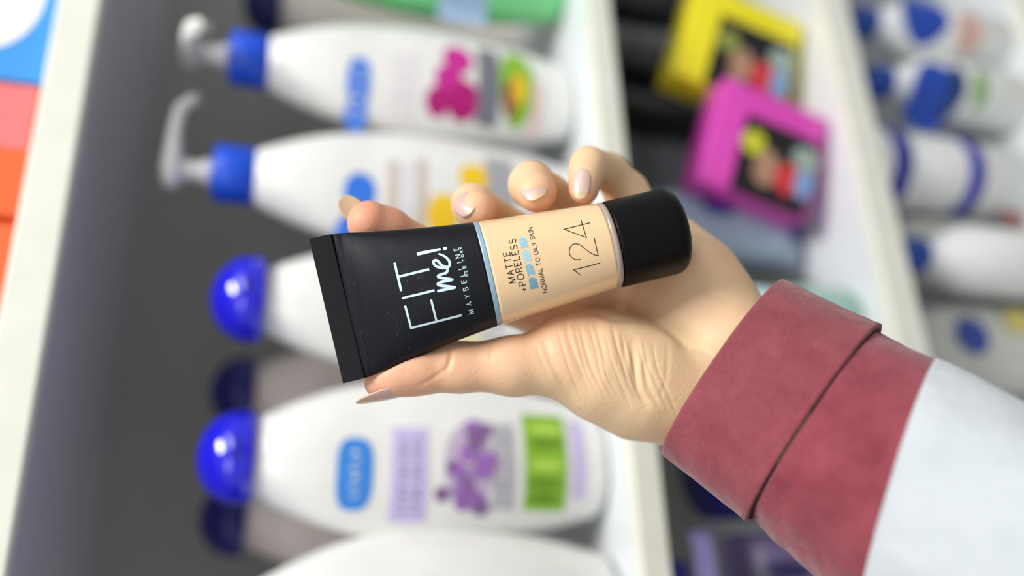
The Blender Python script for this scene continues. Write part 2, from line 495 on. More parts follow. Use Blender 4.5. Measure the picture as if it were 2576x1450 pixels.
# ------------------------------------------------------------------ middle compartment (below bottles)
zc = zC1 + .0004
def boxed(label, name, u, v, y, w, d, h, rz, mbody, mtop, group=None):
    p = at_y(u, v, y)
    t = thing(name, label, 'box', (p.x, y, zc), rz, group)
    box('carton', mbody, t, -w/2, w/2, -d/2, d/2, 0.0003, h, .002, 3, True)
    return t
M_mgb = mat('magenta_carton_card', (224, 72, 186), 0.35, coat=.3)
M_ylb = mat('yellow_carton_card', (240, 226, 28), 0.35, coat=.3)
M_dk = mat('black_carton_ink', (24, 22, 26), .35)
def gift_box(label, u, v, y0, mbody, seed, disc_m):
    w, d, lean = .076, .030, math.radians(17)
    Rm = Matrix.Rotation(lean, 3, 'Y') @ Matrix.Rotation(math.radians(-12), 3, 'Z')
    c = at_y(u, v, y0)
    h = (c.z - zc - .0005) / math.cos(lean) - .010
    org = c - Rm @ Vector((w/2, -d/2, h))
    low = min((org + Rm @ Vector((a*w/2, b*d/2, 0))).z for a in (-1, 1) for b in (-1, 1))
    org.z += zc + .0004 - low
    t = thing('soap_carton', label, 'box', None, 0, 'angular cartons in the middle compartment', mtx=Matrix.Translation(org) @ Rm.to_4x4())
    box('carton', mbody, t, -w/2, w/2, -d/2, d/2, 0.0, h, .002, 3, True)
    H_ = h * .74; xc = -.0095; hw = w/2 - .0102
    pdec(t, d, 'dark_panel_print', 'rect', xc, H_*.52, hw, H_*.47, M_dk)
    pdec(t, d, 'disc_print', 'oval', xc + hw*.35, H_*.84, .0085, .0085, disc_m, eps=.0008)
    for k, (mm, x, z, a, b) in enumerate(((mat('flesh_ink', (176, 136, 112), .4), -.004, H_*.62, .013, .009), (mat('red_ink', (208, 54, 62), .4), -.006, H_*.34, .011, .010),
                             (mat('light_blue_ink', (120, 160, 205), .4), -.004, H_*.14, .012, .007), (mat('teal_ink', (150, 170, 160), .4), .012, H_*.18, .009, .010))):
        pdec(t, d, 'picture_print', 'oval', xc + x, z, a, b, mm, eps=.0006 + k*1e-4)
    return t
gift_box('magenta carton leaning to one side, dark picture panel with a round yellow disc', 1800, 185, .012, M_mgb, 1, mat('olive_yellow_ink', (206, 206, 50), .4))
gift_box('yellow carton leaning to one side, dark picture panel, beyond the magenta one', 1735, -62, .016, M_ylb, 2, mat('olive_green_ink', (140, 150, 70), .4))

def cylinder_thing(name, label, cat, u, v, y, z, prof, m, group=None):
    p = at_y(u, v, y)
    t = thing(name, label, cat, (p.x, y, z), 0, group)
    lathe('body', prof, m, t, 36)
    return t

M_can = mat('black_can_enamel', (26, 26, 30), .35)
for k, (u, v, lab) in enumerate(((1900, 215, 'black spray can behind the yellow carton'), (1900, 330, 'black spray can behind the magenta carton'), (1880, 60, 'black spray can at the top of the frame, behind the yellow carton'))):
    t = cylinder_thing('spray_can', lab, 'can', u, v, .15, zc, [(.019, 0), (.020, .001), (.020, .118), (.016, .128), (.010, .131)], M_can, 'black spray cans in the middle compartment')
    lathe('cap', [(.0135, .1275), (.014, .129), (.0135, .150), (.011, .153), (.002, .1535)], M_dk if k < 2 else mat('violet_cap_plastic', (60, 30, 150), .3), t, 28)
# pale blue soft pack
M_pale = mat('pale_blue_film', (150, 168, 188), 0.25, coat=.5, bump=.3, bscale=60)
M_navy = mat('navy_film_print', (40, 62, 150), .4)
def pouch(name, label, cat, x0, x1, y0, y1, z, h, m, group=None, dx=0.0):
    xc = (x0 + x1) / 2; w = x1 - x0; yc = (y0 + y1) / 2; d = y1 - y0
    t = thing(name, label, cat, (xc, yc, z), 0, group)
    rings = []
    for i in range(21):
        q = i / 20
        e = (1 - abs(2*q - 1) ** 3.2) ** .5 if 0 < i < 20 else 0.04
        ww = w / 2 * (0.97 + .03 * math.sin(q * math.pi))
        dd = max(d / 2 * e, .0008)
        ring = []
        for j in range(40):
            a = 2 * math.pi * j / 40
            c, s_ = math.cos(a), math.sin(a)
            ring.append((ww * math.copysign(abs(c) ** .6, c) + dx * q, dd * math.copysign(abs(s_) ** .8, s_), h * q))
        rings.append(ring)
    V, F = loft(rings)
    mesh_obj('pouch', V, F, m, t)
    box('seal_strip', m, t, -w/2*.95 + dx, w/2*.95 + dx, -.0008, .0008, h - .002, h + .007, .0003)
    def surf(x, zz):
        q = min(max(zz / h, .02), .98)
        e = (1 - abs(2*q - 1) ** 3.2) ** .5
        r = min(.98, abs((x - dx*q) / (w / 2)))
        return -d / 2 * e * (1 - r ** 3.3) ** .24
    return t, surf
xp0 = at_y(1900, 655, .05).x; xp1 = at_y(2100, 492, .05).x
t, s = pouch('refill_pouch', 'pale blue refill pouch with navy spots, under the magenta carton', 'pouch', xp0, xp1, .050, .100, zc, .112, M_pale)
for (u, v, hu, hv) in ((1800, 515, 42, 34), (2000, 555, 34, 46), (2110, 570, 50, 30)):
    dec(t, s, 'spot_print', 'oval', u, v, hu, hv, M_navy if u < 2100 else mat('slate_film_print', (104, 118, 146), .4), yf=.055)
xq0 = at_y(1950, 760, .05).x
t, s = pouch('refill_pouch', 'dark olive pouch mostly hidden behind the wrist', 'pouch', xq0, xp0 - .002, .05, .09, zc, .07, mat('olive_film', (70, 76, 66), .4))
# aqua bottle lower
p = at_y(2200, 800, .03)
t = thing('aqua_jar', 'pale aqua jar with green base behind the cuff', 'jar', (p.x, .04, zc))
lathe('jar_body', [(.018, 0), (.021, .002), (.0215, .03), (.020, .045), (.016, .052)], mat('aqua_glass', (150, 196, 180), .2, coat=.5), t)
lathe('lid', [(.017, .0515), (.0175, .053), (.0175, .068), (.016, .070)], mat('pale_aqua_lid', (205, 228, 236), .3), t)
# lower part of frame, mid compartment
p = at_y(1740, 1170, .035)
t = thing('brown_tub', 'tan and navy tub below the cuff', 'tub', (p.x, .045, zc))
lathe('tub_body', [(.022, 0), (.025, .002), (.027, .070), (.027, .074)], mat('tan_tub_plastic', (150, 120, 70), .35), t)
lathe('label_band', [(.0262, .020), (.0273, .022), (.0278, .058), (.0272, .060)], mat('cream_band_print', (206, 196, 176), .4), t)
lathe('lid', [(.027, .0742), (.0285, .076), (.0285, .110), (.026, .113), (.002, .1135)], mat('navy_lid_plastic', (18, 16, 96), .3), t)
xv0 = at_y(1800, 1560, .03).x; xv1 = at_y(1800, 1335, .03).x
t, s = pouch('lilac_pouch', 'dusky purple pouch with a lilac stripe at the lower edge', 'pouch', xv0, xv1, .02, .07, zc, .10, mat('dusky_purple_film', (92, 80, 116), .4))
dec(t, s, 'stripe_print', 'rect', 1788, 1420, 26, 90, mat('lilac_print', (176, 164, 228), .4), yf=.03)
dec(t, s, 'spot_print', 'oval', 1715, 1440, 34, 36, mat('violet_blue_print', (26, 20, 130), .4), yf=.03, eps=.0007)
dec(t, s, 'spot_print', 'oval', 1950, 1440, 60, 24, mat('night_blue_print', (28, 22, 70), .4), yf=.03, eps=.0007)
xk0 = at_y(1800, 1330, .06).x; xk1 = at_y(1800, 1220, .06).x

# ------------------------------------------------------------------ lower compartment
zd = zD1 + .0004
def roll_bottle(u, v, y, label, capm, bodym, r=.017, h=.085, ch=.030, group='small bottles in the lowest compartment', name='roll_on_bottle'):
    p = at_y(u, v, y)
    h = min(p.z + .006 - zd, .158) - ch
    t = thing(name, label, 'bottle', (p.x, y, zd), 0, group)
    lathe('body', [(r*.9, 0), (r, .002), (r*1.02, h*.5), (r*.98, h*.75), (r*.5, h*.97), (r*.42, h + .001)], bodym, t, 32)
    lathe('cap', [(r*.50, h + .0005), (r*.52, h + .002), (r*.50, h + ch*.8), (r*.36, h + ch), (.001, h + ch + .0005)], capm, t, 28)
    def surf(x, zz):
        rr = r * 1.01
        return -math.sqrt(max(rr*rr - x*x, 1e-7))
    return t, surf
M_cb = mat('cobalt_cap_plastic', (24, 70, 160), .3)
M_jw = mat('milky_bottle_plastic', (236, 238, 236), .35)
spots = [((2158, 55), 'slim white bottle with cobalt cap, first from the top in the lowest compartment'),
         ((2196, 205), 'slim white bottle with cobalt cap, second from the top in the lowest compartment'),
         ((2280, 640), 'slim white bottle with cobalt cap just above the white sleeve')]
I_cob = mat('cobalt_print_ink', (28, 74, 178), .4)
I_roy = mat('royal_print_ink', (20, 16, 160), .4)
made = []
for (u, v), lab in spots:
    t, s = roll_bottle(u, v, .03, lab, M_cb, M_jw, r=.0235, ch=.018)
    made.append((t, s))
def rdec(k, nm, kd, u, v, hu, hv, m, eps):
    t, s = made[k]
    return dec(t, s, nm, kd, u, v, hu, hv, m, yf=.008, eps=eps)
rdec(0, 'blue_print', 'oval', 2325, 40, 55, 46, I_cob, .0006)
rdec(0, 'salmon_spot', 'oval', 2440, 75, 28, 40, mat('salmon_ink', (216, 176, 164), .4), .0008)
rdec(1, 'blue_print', 'oval', 2362, 225, 54, 62, I_cob, .0006)
rdec(1, 'dark_print', 'oval', 2410, 215, 20, 46, mat('petrol_print', (30, 60, 110), .4), .0009)
rdec(1, 'leaf_print', 'oval', 2466, 220, 16, 40, mat('fresh_green_ink', (120, 170, 90), .4), .0008)
def flat_bottle(u, v, label, m, prints, w=.062, h=.125, y=.055, d=.03):
    p = at_y(u, v, y)
    t = thing('flat_white_bottle', label, 'bottle', (p.x, y, zd), 0, 'flat printed bottles in the lowest compartment')
    rings = []
    for q, sw in ((0, .9), (.02, 1), (.6, 1.0), (.85, .86), (.95, .6), (1, .3)):
        rings.append([(w/2*sw*math.copysign(abs(math.cos(a))**.7, math.cos(a)), d/2*sw*math.copysign(abs(math.sin(a))**.9, math.sin(a)), h*q) for a in [2*math.pi*j/36 for j in range(36)]])
    V, F = loft(rings); mesh_obj('body', V, F, m, t)
    lathe('cap', [(.009, h), (.0095, h + .001), (.009, h + .016), (.001, h + .0165)], M_pump, t, 24)
    for (nm, kd, uu, vv, hu, hv, mm) in prints:
        x, z = P2(t, uu, vv, y - d/2)
        x1, z1 = P2(t, uu + hu, vv, y - d/2); x2, z2 = P2(t, uu, vv + hv, y - d/2)
        print_patch(nm, kd, x, z, math.hypot(x2-x, z2-z), math.hypot(x1-x, z1-z), lambda a, b: -d/2*1.02, mm, t, n=3, eps=.0003 + .0001*len(t.children))
    return t
# white cylinder with two royal bands
p = at_y(2350, 445, .05)
t = thing('banded_jar', 'white jar with two royal blue bands above the white sleeve', 'jar', (p.x, .05, zd))
rj = .030
lathe('jar_body', [(rj*.9, 0), (rj, .002), (rj, .138), (rj*.92, .142), (.002, .1425)], M_jw, t, 48)
for (a, b) in ((.052, .066), (.116, .131)):
    lathe('band', [(rj + .0001, a), (rj + .0006, a + .0002), (rj + .0006, b - .0002), (rj + .0001, b)], I_roy, t, 48)
M_gw = mat('greyish_white_plastic', (190, 192, 184), .4)
flat_bottle(2440, 650, 'grey white bottle with teal spot and rusty print beside the banded jar', M_gw,
            [('teal_spot', 'oval', 2445, 635, 36, 28, mat('teal_spot_ink', (50, 110, 150), .4)), ('rust_print', 'oval', 2540, 540, 22, 44, mat('rust_print_ink', (140, 80, 80), .4))], w=.058)
flat_bottle(2440, 880, 'grey white bottle with a dark blue drop print above the white sleeve', M_gw,
            [('drop_print', 'oval', 2445, 845, 40, 44, mat('ultramarine_ink', (44, 66, 150), .4)), ('yellow_print', 'oval', 2560, 810, 34, 30, mat('mustard_ink', (196, 178, 96), .4))], w=.066)

# ------------------------------------------------------------------ the held tube
# frame "h": x right, y down, z depth, in millimetres, seen from the camera -> world
MH = Matrix.Translation(CAM) @ R_CAM.to_4x4() @ Matrix.Diagonal((0.001, -0.001, -0.001, 1))
def h2w(p): return MH @ Vector(p)
HF = Matrix.Translation(CAM) @ R_CAM.to_4x4()      # picture-aligned object frame in metres (x right, y up, z back)
def hp(u, v, d): return np.array([(u - CX) / FPX * d, (v - CY) / FPX * d, d], float)

TO = hp(822, 783, 281.5)
tax = np.array([.9736, -.2283, .085]); tax /= np.linalg.norm(tax)
tpy = np.array([-.2283, -.9736, 0.0]); tpy -= tax * tpy.dot(tax); tpy /= np.linalg.norm(tpy)
tnz = np.cross(tax, tpy)
if tnz[2] > 0: tnz = -tnz
A_PTS = [(-1, 23.5), (0, 23.6), (7, 23.9), (20, 21.7), (35, 19.5), (52.7, 17.4), (75, 15.8), (94, 14.5), (120, 14.2)]
def t_a(s): return smooth_interp(s, A_PTS)
def t_b(s):
    a = t_a(s)
    if s < 7: return .8
    q = max(0.0, (a - 14.2) / (23.9 - 14.2))
    return max(.9, 14.2 * (1 - q ** 1.35) ** .62)
def t_z(s, w):
    a, b = t_a(s), t_b(s)
    q = min(.985, abs(w) / a)
    return b * (1 - q ** 2.1) ** (1 / 2.1)
def l2h(s, w, z): return TO + tax * s + tpy * w + tnz * z
def px2tube(u, v, lift=.05, zf=None):
    r = np.array([(u - CX) / FPX, (v - CY) / FPX, 1.0])
    t = 275.0
    for _ in range(8):
        L = r * t - TO
        s, w, z = L.dot(tax), L.dot(tpy), L.dot(tnz)
        zs = (zf or t_z)(s, w) + lift
        t += (z - zs)
    L = r * t - TO
    return L.dot(tax), L.dot(tpy), (zf or t_z)(L.dot(tax), L.dot(tpy)) + lift

TUBE_M = Matrix.Translation(h2w(TO)) @ Matrix((
    tuple((h2w(TO + tax * 1000) - h2w(TO))), tuple((h2w(TO + tpy * 1000) - h2w(TO))), tuple((h2w(TO + tnz * 1000) - h2w(TO))))).transposed().to_4x4()
tube = thing('cosmetic_tube', 'squeezed black and beige foundation tube with black cap, held in the hand', 'tube', None, mtx=TUBE_M)
# local metres: (s, w, z) / 1000
def tube_ring(s, a, b, n=96, e=2.1, zoff=0.0):
    ring = []
    for j in range(n):
        al = 2 * math.pi * j / n
        c, sn = math.cos(al), math.sin(al)
        ring.append((s / 1000, a * math.copysign(abs(c) ** (2 / e), c) / 1000, (b * math.copysign(abs(sn) ** (2 / e), sn) + zoff) / 1000))
    return ring

def black_print_material():
    m = bpy.data.materials.new('matte_black_print')
    m.use_nodes = True
    nt = m.node_tree; b = nt.nodes['Principled BSDF']
    tc = nt.nodes.new('ShaderNodeTexCoord')
    def noise_n(scale, detail=6, vec=None, dist=0.0):
        n = nt.nodes.new('ShaderNodeTexNoise'); n.inputs['Scale'].default_value = scale; n.inputs['Detail'].default_value = detail
        n.inputs['Distortion'].default_value = dist
        nt.links.new(vec or tc.outputs['Object'], n.inputs['Vector'])
        return n
    def ramp(src, a, b_, ca, cb):
        r = nt.nodes.new('ShaderNodeMapRange'); r.inputs['From Min'].default_value = a; r.inputs['From Max'].default_value = b_
        r.inputs['To Min'].default_value = ca; r.inputs['To Max'].default_value = cb
        nt.links.new(src, r.inputs['Value']); return r.outputs['Result']
    # faint scuffs: thin ridges of distorted noise
    n1 = noise_n(95, 2, dist=1.2)
    sub = nt.nodes.new('ShaderNodeMath'); sub.operation = 'SUBTRACT'; nt.links.new(n1.outputs['Fac'], sub.inputs[0]); sub.inputs[1].default_value = .5
    ab = nt.nodes.new('ShaderNodeMath'); ab.operation = 'ABSOLUTE'; nt.links.new(sub.outputs[0], ab.inputs[0])
    line = ramp(ab.outputs[0], 0.0, .004, 1, 0)
    patch = ramp(noise_n(60, 3).outputs['Fac'], .58, .72, 0, 1)
    mul = nt.nodes.new('ShaderNodeMath'); mul.operation = 'MULTIPLY'; nt.links.new(line, mul.inputs[0]); nt.links.new(patch, mul.inputs[1])
    specks = ramp(noise_n(900, 2).outputs['Fac'], .74, .78, 0, 1)
    mx = nt.nodes.new('ShaderNodeMath'); mx.operation = 'MAXIMUM'; nt.links.new(mul.outputs[0], mx.inputs[0]); nt.links.new(specks, mx.inputs[1])
    k = nt.nodes.new('ShaderNodeMath'); k.operation = 'MULTIPLY'; k.inputs[1].default_value = .12; nt.links.new(mx.outputs[0], k.inputs[0])
    mix = nt.nodes.new('ShaderNodeMix'); mix.data_type = 'RGBA'
    nt.links.new(k.outputs[0], mix.inputs['Factor'])
    mix.inputs['A'].default_value = rgb(15, 18, 25); mix.inputs['B'].default_value = rgb(210, 210, 210)
    nt.links.new(mix.outputs['Result'], b.inputs['Base Color'])
    nt.links.new(ramp(noise_n(120, 5).outputs['Fac'], .3, .7, .40, .52), b.inputs['Roughness'])
    b.inputs['Specular IOR Level'].default_value = .22
    return m
M_tblk = black_print_material()
M_cap = mat('black_cap_plastic', (10, 10, 11), .36, spec=.16, bump=.08, bscale=2500)
M_crimp = mat('black_crimp_plastic', (22, 20, 24), .38, spec=.25, bump=.15, bscale=900)
M_peach = mat('beige_foundation_in_clear_plastic', (240, 205, 158), .32, coat=1.0, coat_rough=.06, nscale=25, namount=.02)
M_clear = mat('clear_plastic_shoulder', (172, 156, 146), .3, coat=.3)
M_stripe = mat('metallic_blue_stripe', (150, 182, 200), .34, metal=.25, nscale=3000, namount=.12)
M_foil = mat('metallic_pale_blue_print', (205, 228, 236), .38, metal=.2, nscale=3000, namount=.06)
M_ink = mat('black_lettering_ink', (22, 20, 22), .35)
M_ch = [mat('metallic_blue_chevron_%s' % n, c, .38, metal=.35, nscale=2500, namount=.14) for n, c in
        (('deep', (132, 178, 202)), ('mid', (150, 196, 216)), ('pale', (184, 220, 232)), ('light', (160, 206, 224)))]

S_BLUE0, S_BLUE1 = 52.3, 54.0
S_PE, S_CAP = 93.2, 95.4
def seg(name, s0, s1, m, n=40, cap0=True, cap1=True):
    rings = []
    for i in range(n + 1):
        s = s0 + (s1 - s0) * i / n
        a, b = t_a(s), t_b(s)
        # slight crinkle next to the crimp
        if s < 14: b *= 1 + .05 * math.sin(s * 2.2) * (14 - s) / 7
        rings.append(tube_ring(s, a, b))
    V, F = loft(rings)
    return mesh_obj(name, V, F, m, tube)
# crimped seal
rings = []
for s, k in ((-.1, .96), (.15, 1), (6.6, 1), (6.9, .97)):
    n = 60; a = 23.8 * (1 if k == 1 else .995); b = 1.15 * k
    ring = []
    for (cw, cz) in ((1, 1), (-1, 1), (-1, -1), (1, -1)):
        for j in range(12):
            q = j / 12
            if (cw, cz) == (1, 1): p_ = (a * (1 - 2 * q), b)
            elif (cw, cz) == (-1, 1): p_ = (-a, b * (1 - 2 * q))
            elif (cw, cz) == (-1, -1): p_ = (-a * (1 - 2 * q), -b)
            else: p_ = (a, -b * (1 - 2 * q))
            ring.append((s / 1000, p_[0] / 1000, p_[1] / 1000))
    rings.append(ring)
V, F = loft(rings)
o = mesh_obj('crimped_seal', V, F, M_crimp, tube, smooth=False)
seg('black_sleeve', 6.9, S_BLUE0, M_tblk, 60)
seg('blue_stripe', S_BLUE0, S_BLUE1, M_stripe, 4)
seg('beige_window', S_BLUE1, S_PE, M_peach, 50)
rings = [tube_ring(S_PE, t_a(S_PE), t_b(S_PE)), tube_ring(94.6, t_a(94.6), t_b(94.6)), tube_ring(95.1, t_a(95) - .35, t_b(95) - .35), tube_ring(95.5, t_a(95) - 1.1, t_b(95) - 1.1)]
V, F = loft(rings); mesh_obj('clear_shoulder', V, F, M_clear, tube)
# cap
rings = []
S_END = 119.6
Rf = 5.2
for s, k in ((95.5, -1.2), (95.5, -.35), (95.8, -.05), (96.4, 0), (105, 0), (S_END - Rf, 0)):
    rings.append(tube_ring(s, 14.55 + k, 14.35 + k, e=2.0))
for i in range(1, 13):
    a = i / 12 * math.pi / 2
    k = -Rf * (1 - math.cos(a))
    rings.append(tube_ring(S_END - Rf + Rf * math.sin(a), 14.55 + k, 14.35 + k, e=2.0))
for q in (.8, .5, .2):
    rings.append(tube_ring(S_END + .25 * (1 - q), (14.55 - Rf) * q, (14.35 - Rf) * q, e=2.0))
V, F = loft(rings); mesh_obj('screw_cap', V, F, M_cap, tube)
# raised bead of the black sleeve by the seal
rings = []
for s, h_ in ((7.0, 0.0), (7.5, .32), (8.2, .42), (9.0, .25), (9.8, .02)):
    rings.append([(s / 1000 + .0006 * math.sin(w_ * 2.3) * .4, w_ * t_a(s) * .985 / 1000, (t_z(s, w_ * t_a(s) * .985) + h_) / 1000) for w_ in np.linspace(-1, 1, 60)])
V, F = loft(rings, close=False, cap0=False, cap1=False)
mesh_obj('seal_bead', V, F, M_tblk, tube)

# ---- lettering (drawn as strokes that lie on the tube's surface)
def arc(cx, cy, rx, ry, a0, a1, n=8):
    return [(cx + rx * math.cos(math.radians(a0 + (a1 - a0) * i / n)), cy + ry * math.sin(math.radians(a0 + (a1 - a0) * i / n))) for i in range(n + 1)]
GL = {
 'A': (.72, [[(0, 0), (.36, 1), (.72, 0)], [(.13, .34), (.59, .34)]]),
 'B': (.6, [[(0, 0), (0, 1), (.32, 1)] + arc(.32, .75, .22, .25, 90, -90)[1:] + [(0, .5)], [(.3, .5)] + arc(.34, .25, .25, .25, 90, -90) + [(0, 0)]]),
 'E': (.52, [[(.52, 1), (0, 1), (0, 0), (.52, 0)], [(0, .52), (.47, .52)]]),
 'I': (.0, [[(0, 0), (0, 1)]]),
 'K': (.6, [[(0, 0), (0, 1)], [(.56, 1), (0, .40)], [(.18, .58), (.6, 0)]]),
 'L': (.5, [[(0, 1), (0, 0), (.5, 0)]]),
 'M': (.8, [[(0, 0), (0, 1), (.4, .05), (.8, 1), (.8, 0)]]),
 'N': (.68, [[(0, 0), (0, 1), (.68, 0), (.68, 1)]]),
 'O': (.86, [arc(.43, .5, .43, .5, 90, 450, 24)]),
 'P': (.56, [[(0, 0), (0, 1), (.3, 1)] + arc(.3, .73, .26, .27, 90, -90)[1:] + [(0, .46)]]),
 'R': (.6, [[(0, 0), (0, 1), (.32, 1)] + arc(.32, .75, .24, .25, 90, -90)[1:] + [(0, .5)], [(.32, .5), (.58, 0)]]),
 'S': (.58, [arc(.3, .74, .25, .26, 25, 180, 8) + arc(.3, .74, .25, .24, 180, 270, 5)[1:] + arc(.28, .25, .28, .26, 90, 0, 5)[1:] + arc(.28, .26, .28, .26, 0, -155, 8)[1:]]),
 'T': (.62, [[(0, 1), (.62, 1)], [(.31, 1), (.31, 0)]]),
 'W': (.95, [[(0, 1), (.24, 0), (.475, .95), (.71, 0), (.95, 1)]]),
 'Y': (.64, [[(0, 1), (.32, .48), (.64, 1)], [(.32, .48), (.32, 0)]]),
 '+': (.56, [[(0, .42), (.56, .42)], [(.28, .14), (.28, .70)]]),
 ' ': (.18, []),
}
def layout(txt, p0, p1, cap_h, gap=.2):
    p0 = np.array(p0, float); p1 = np.array(p1, float)
    L = np.linalg.norm(p1 - p0); r = (p1 - p0) / L; up = np.array([r[1], -r[0]])
    tot = sum(GL[c][0] for c in txt) * cap_h
    g = (L - tot) / (len(txt) - 1)
    out = []; x = 0
    for c in txt:
        w, ls = GL[c]
        for pl in ls:
            out.append([tuple(p0 + r * (x + a * cap_h) + up * (b * cap_h)) for a, b in pl])
        x += w * cap_h + g
    return out
def strokes(name, polys, width, m, lift=.06, step=4.0, rnd_caps=False, round_pen=False):
    V, F = [], []
    if round_pen:
        L = []
        for pl in polys:
            pts = [np.array(p, float) for p in pl]; dn = []
            for i in range(len(pts) - 1):
                n = max(1, int(np.linalg.norm(pts[i + 1] - pts[i]) / 1.2))
                for k in range(n): dn.append(pts[i] + (pts[i + 1] - pts[i]) * k / n)
            dn.append(pts[-1])
            for i, c in enumerate(dn):
                ww = width(i / max(1, len(dn) - 1)) if callable(width) else width
                b0 = len(V); V.append(c); L.append(lift + i * .0005)
                for j in range(16):
                    al = 2 * math.pi * j / 16
                    V.append(c + np.array([math.cos(al), math.sin(al)]) * ww / 2); L.append(lift + i * .0005)
                for j in range(16): F.append((b0, b0 + 1 + j, b0 + 1 + (j + 1) % 16))
        P = [np.array(px2tube(v[0], v[1], l)) / 1000 for v, l in zip(V, L)]
        F = [f if np.cross(P[f[1]] - P[f[0]], P[f[2]] - P[f[0]])[2] > 0 else tuple(reversed(f)) for f in F]
        return mesh_obj(name, P, F, m, tube)
    for pl in polys:
        pts = [np.array(p, float) for p in pl]
        closed = np.linalg.norm(pts[0] - pts[-1]) < 1e-6
        dn = []
        for i in range(len(pts) - 1):
            n = max(1, int(np.linalg.norm(pts[i + 1] - pts[i]) / step))
            for k in range(n): dn.append(pts[i] + (pts[i + 1] - pts[i]) * k / n)
        dn.append(pts[-1])
        N = len(dn); base = len(V)
        for i in range(N):
            a = dn[i - 1] if i > 0 else (dn[-2] if closed else None)
            b = dn[i + 1] if i < N - 1 else (dn[1] if closed else None)
            d1 = dn[i] - a if a is not None else b - dn[i]
            d2 = b - dn[i] if b is not None else dn[i] - a
            d1 = d1 / np.linalg.norm(d1); d2 = d2 / np.linalg.norm(d2)
            n1 = np.array([-d1[1], d1[0]]); n2 = np.array([-d2[1], d2[0]])
            mm = n1 + n2; mm /= max(np.linalg.norm(mm), 1e-6)
            k = min(1 / max(mm.dot(n1), .25), 2.4)
            ww = width(i / (N - 1)) if callable(width) else width
            V.append(dn[i] + mm * k * ww / 2); V.append(dn[i] - mm * k * ww / 2)
        for i in range(N - 1):
            F.append((base + 2*i, base + 2*i + 1, base + 2*i + 3, base + 2*i + 2))
        if rnd_caps and not closed:
            for (c, ww) in ((dn[0], width(0) if callable(width) else width), (dn[-1], width(1) if callable(width) else width)):
                b0 = len(V); V.append(c)
                for j in range(14):
                    al = 2 * math.pi * j / 14
                    V.append(c + np.array([math.cos(al), math.sin(al)]) * ww / 2)
                for j in range(14): F.append((b0, b0 + 1 + j, b0 + 1 + (j + 1) % 14))
    P = [np.array(px2tube(v[0], v[1], lift)) / 1000 for v in V]
    F2 = []
    for f in F:
        n_ = np.cross(P[f[1]] - P[f[0]], P[f[2]] - P[f[0]])
        F2.append(f if n_[2] > 0 else tuple(reversed(f)))
    return mesh_obj(name, P, F2, m, tube)
def zpx(pts, s=6.041, o=(980, 600)): return [(o[0] + x / s, o[1] + y / s) for x, y in pts]
# FIT
o = strokes('lettering', [zpx([(236, 1022), (327, 1364), (1097, 1168)])], 5.6, M_foil)
o = strokes('lettering', [zpx([(630, 932), (714, 1262)])], 5.4, M_foil, lift=.063)
o = strokes('lettering', [zpx([(187, 912), (682, 790)])], 5.8, M_foil)
o = strokes('lettering', [zpx([(75, 370), (178, 802)]), zpx([(135, 584), (602, 470)])], 6.2, M_foil)
# me!
cm = zpx([(742, 800), (860, 775), (978, 750), (972, 742), (860, 728), (760, 715), (735, 694), (770, 672), (860, 650), (945, 632), (938, 624), (860, 612), (760, 596), (738, 574), (775, 552), (850, 528),
          (876, 500), (880, 460), (870, 440), (800, 415), (730, 345), (690, 335), (668, 352), (672, 385), (710, 425), (780, 448), (850, 448), (900, 430), (915, 390), (905, 345), (870, 300), (810, 260), (755, 240)])
def cr(pts, n=5):
    out = []
    P_ = [pts[0]] + pts + [pts[-1]]
    for i in range(1, len(P_) - 2):
        for k in range(n):
            t_ = k / n
            p0, p1, p2, p3 = [np.array(P_[i + d_]) for d_ in (-1, 0, 1, 2)]
            out.append(tuple(.5 * ((2*p1) + (-p0 + p2)*t_ + (2*p0 - 5*p1 + 4*p2 - p3)*t_**2 + (-p0 + 3*p1 - 3*p2 + p3)*t_**3)))
    out.append(pts[-1]); return out
strokes('script_lettering', [cr(cm, 4)], lambda q: 7.0 if q < .9 else 7.0 - (q - .9) * 22, M_foil, round_pen=True)
strokes('script_lettering', [zpx([(438, 236), (762, 166)])], lambda q: 9.0 - 2.4 * q, M_foil, round_pen=True)
strokes('script_lettering', [zpx([(838, 155), (850, 151)])], 8.6, M_foil, round_pen=True)
strokes('brand_lettering', layout('MAYBELLINE', (1192.0, 788.5), (1153.0, 623.0), 12.0), 1.8, M_foil)
strokes('brand_lettering', layout('NEW YORK', (1177.5, 694.5), (1161.8, 621.5), 6.6), 1.3, M_foil, lift=.07)
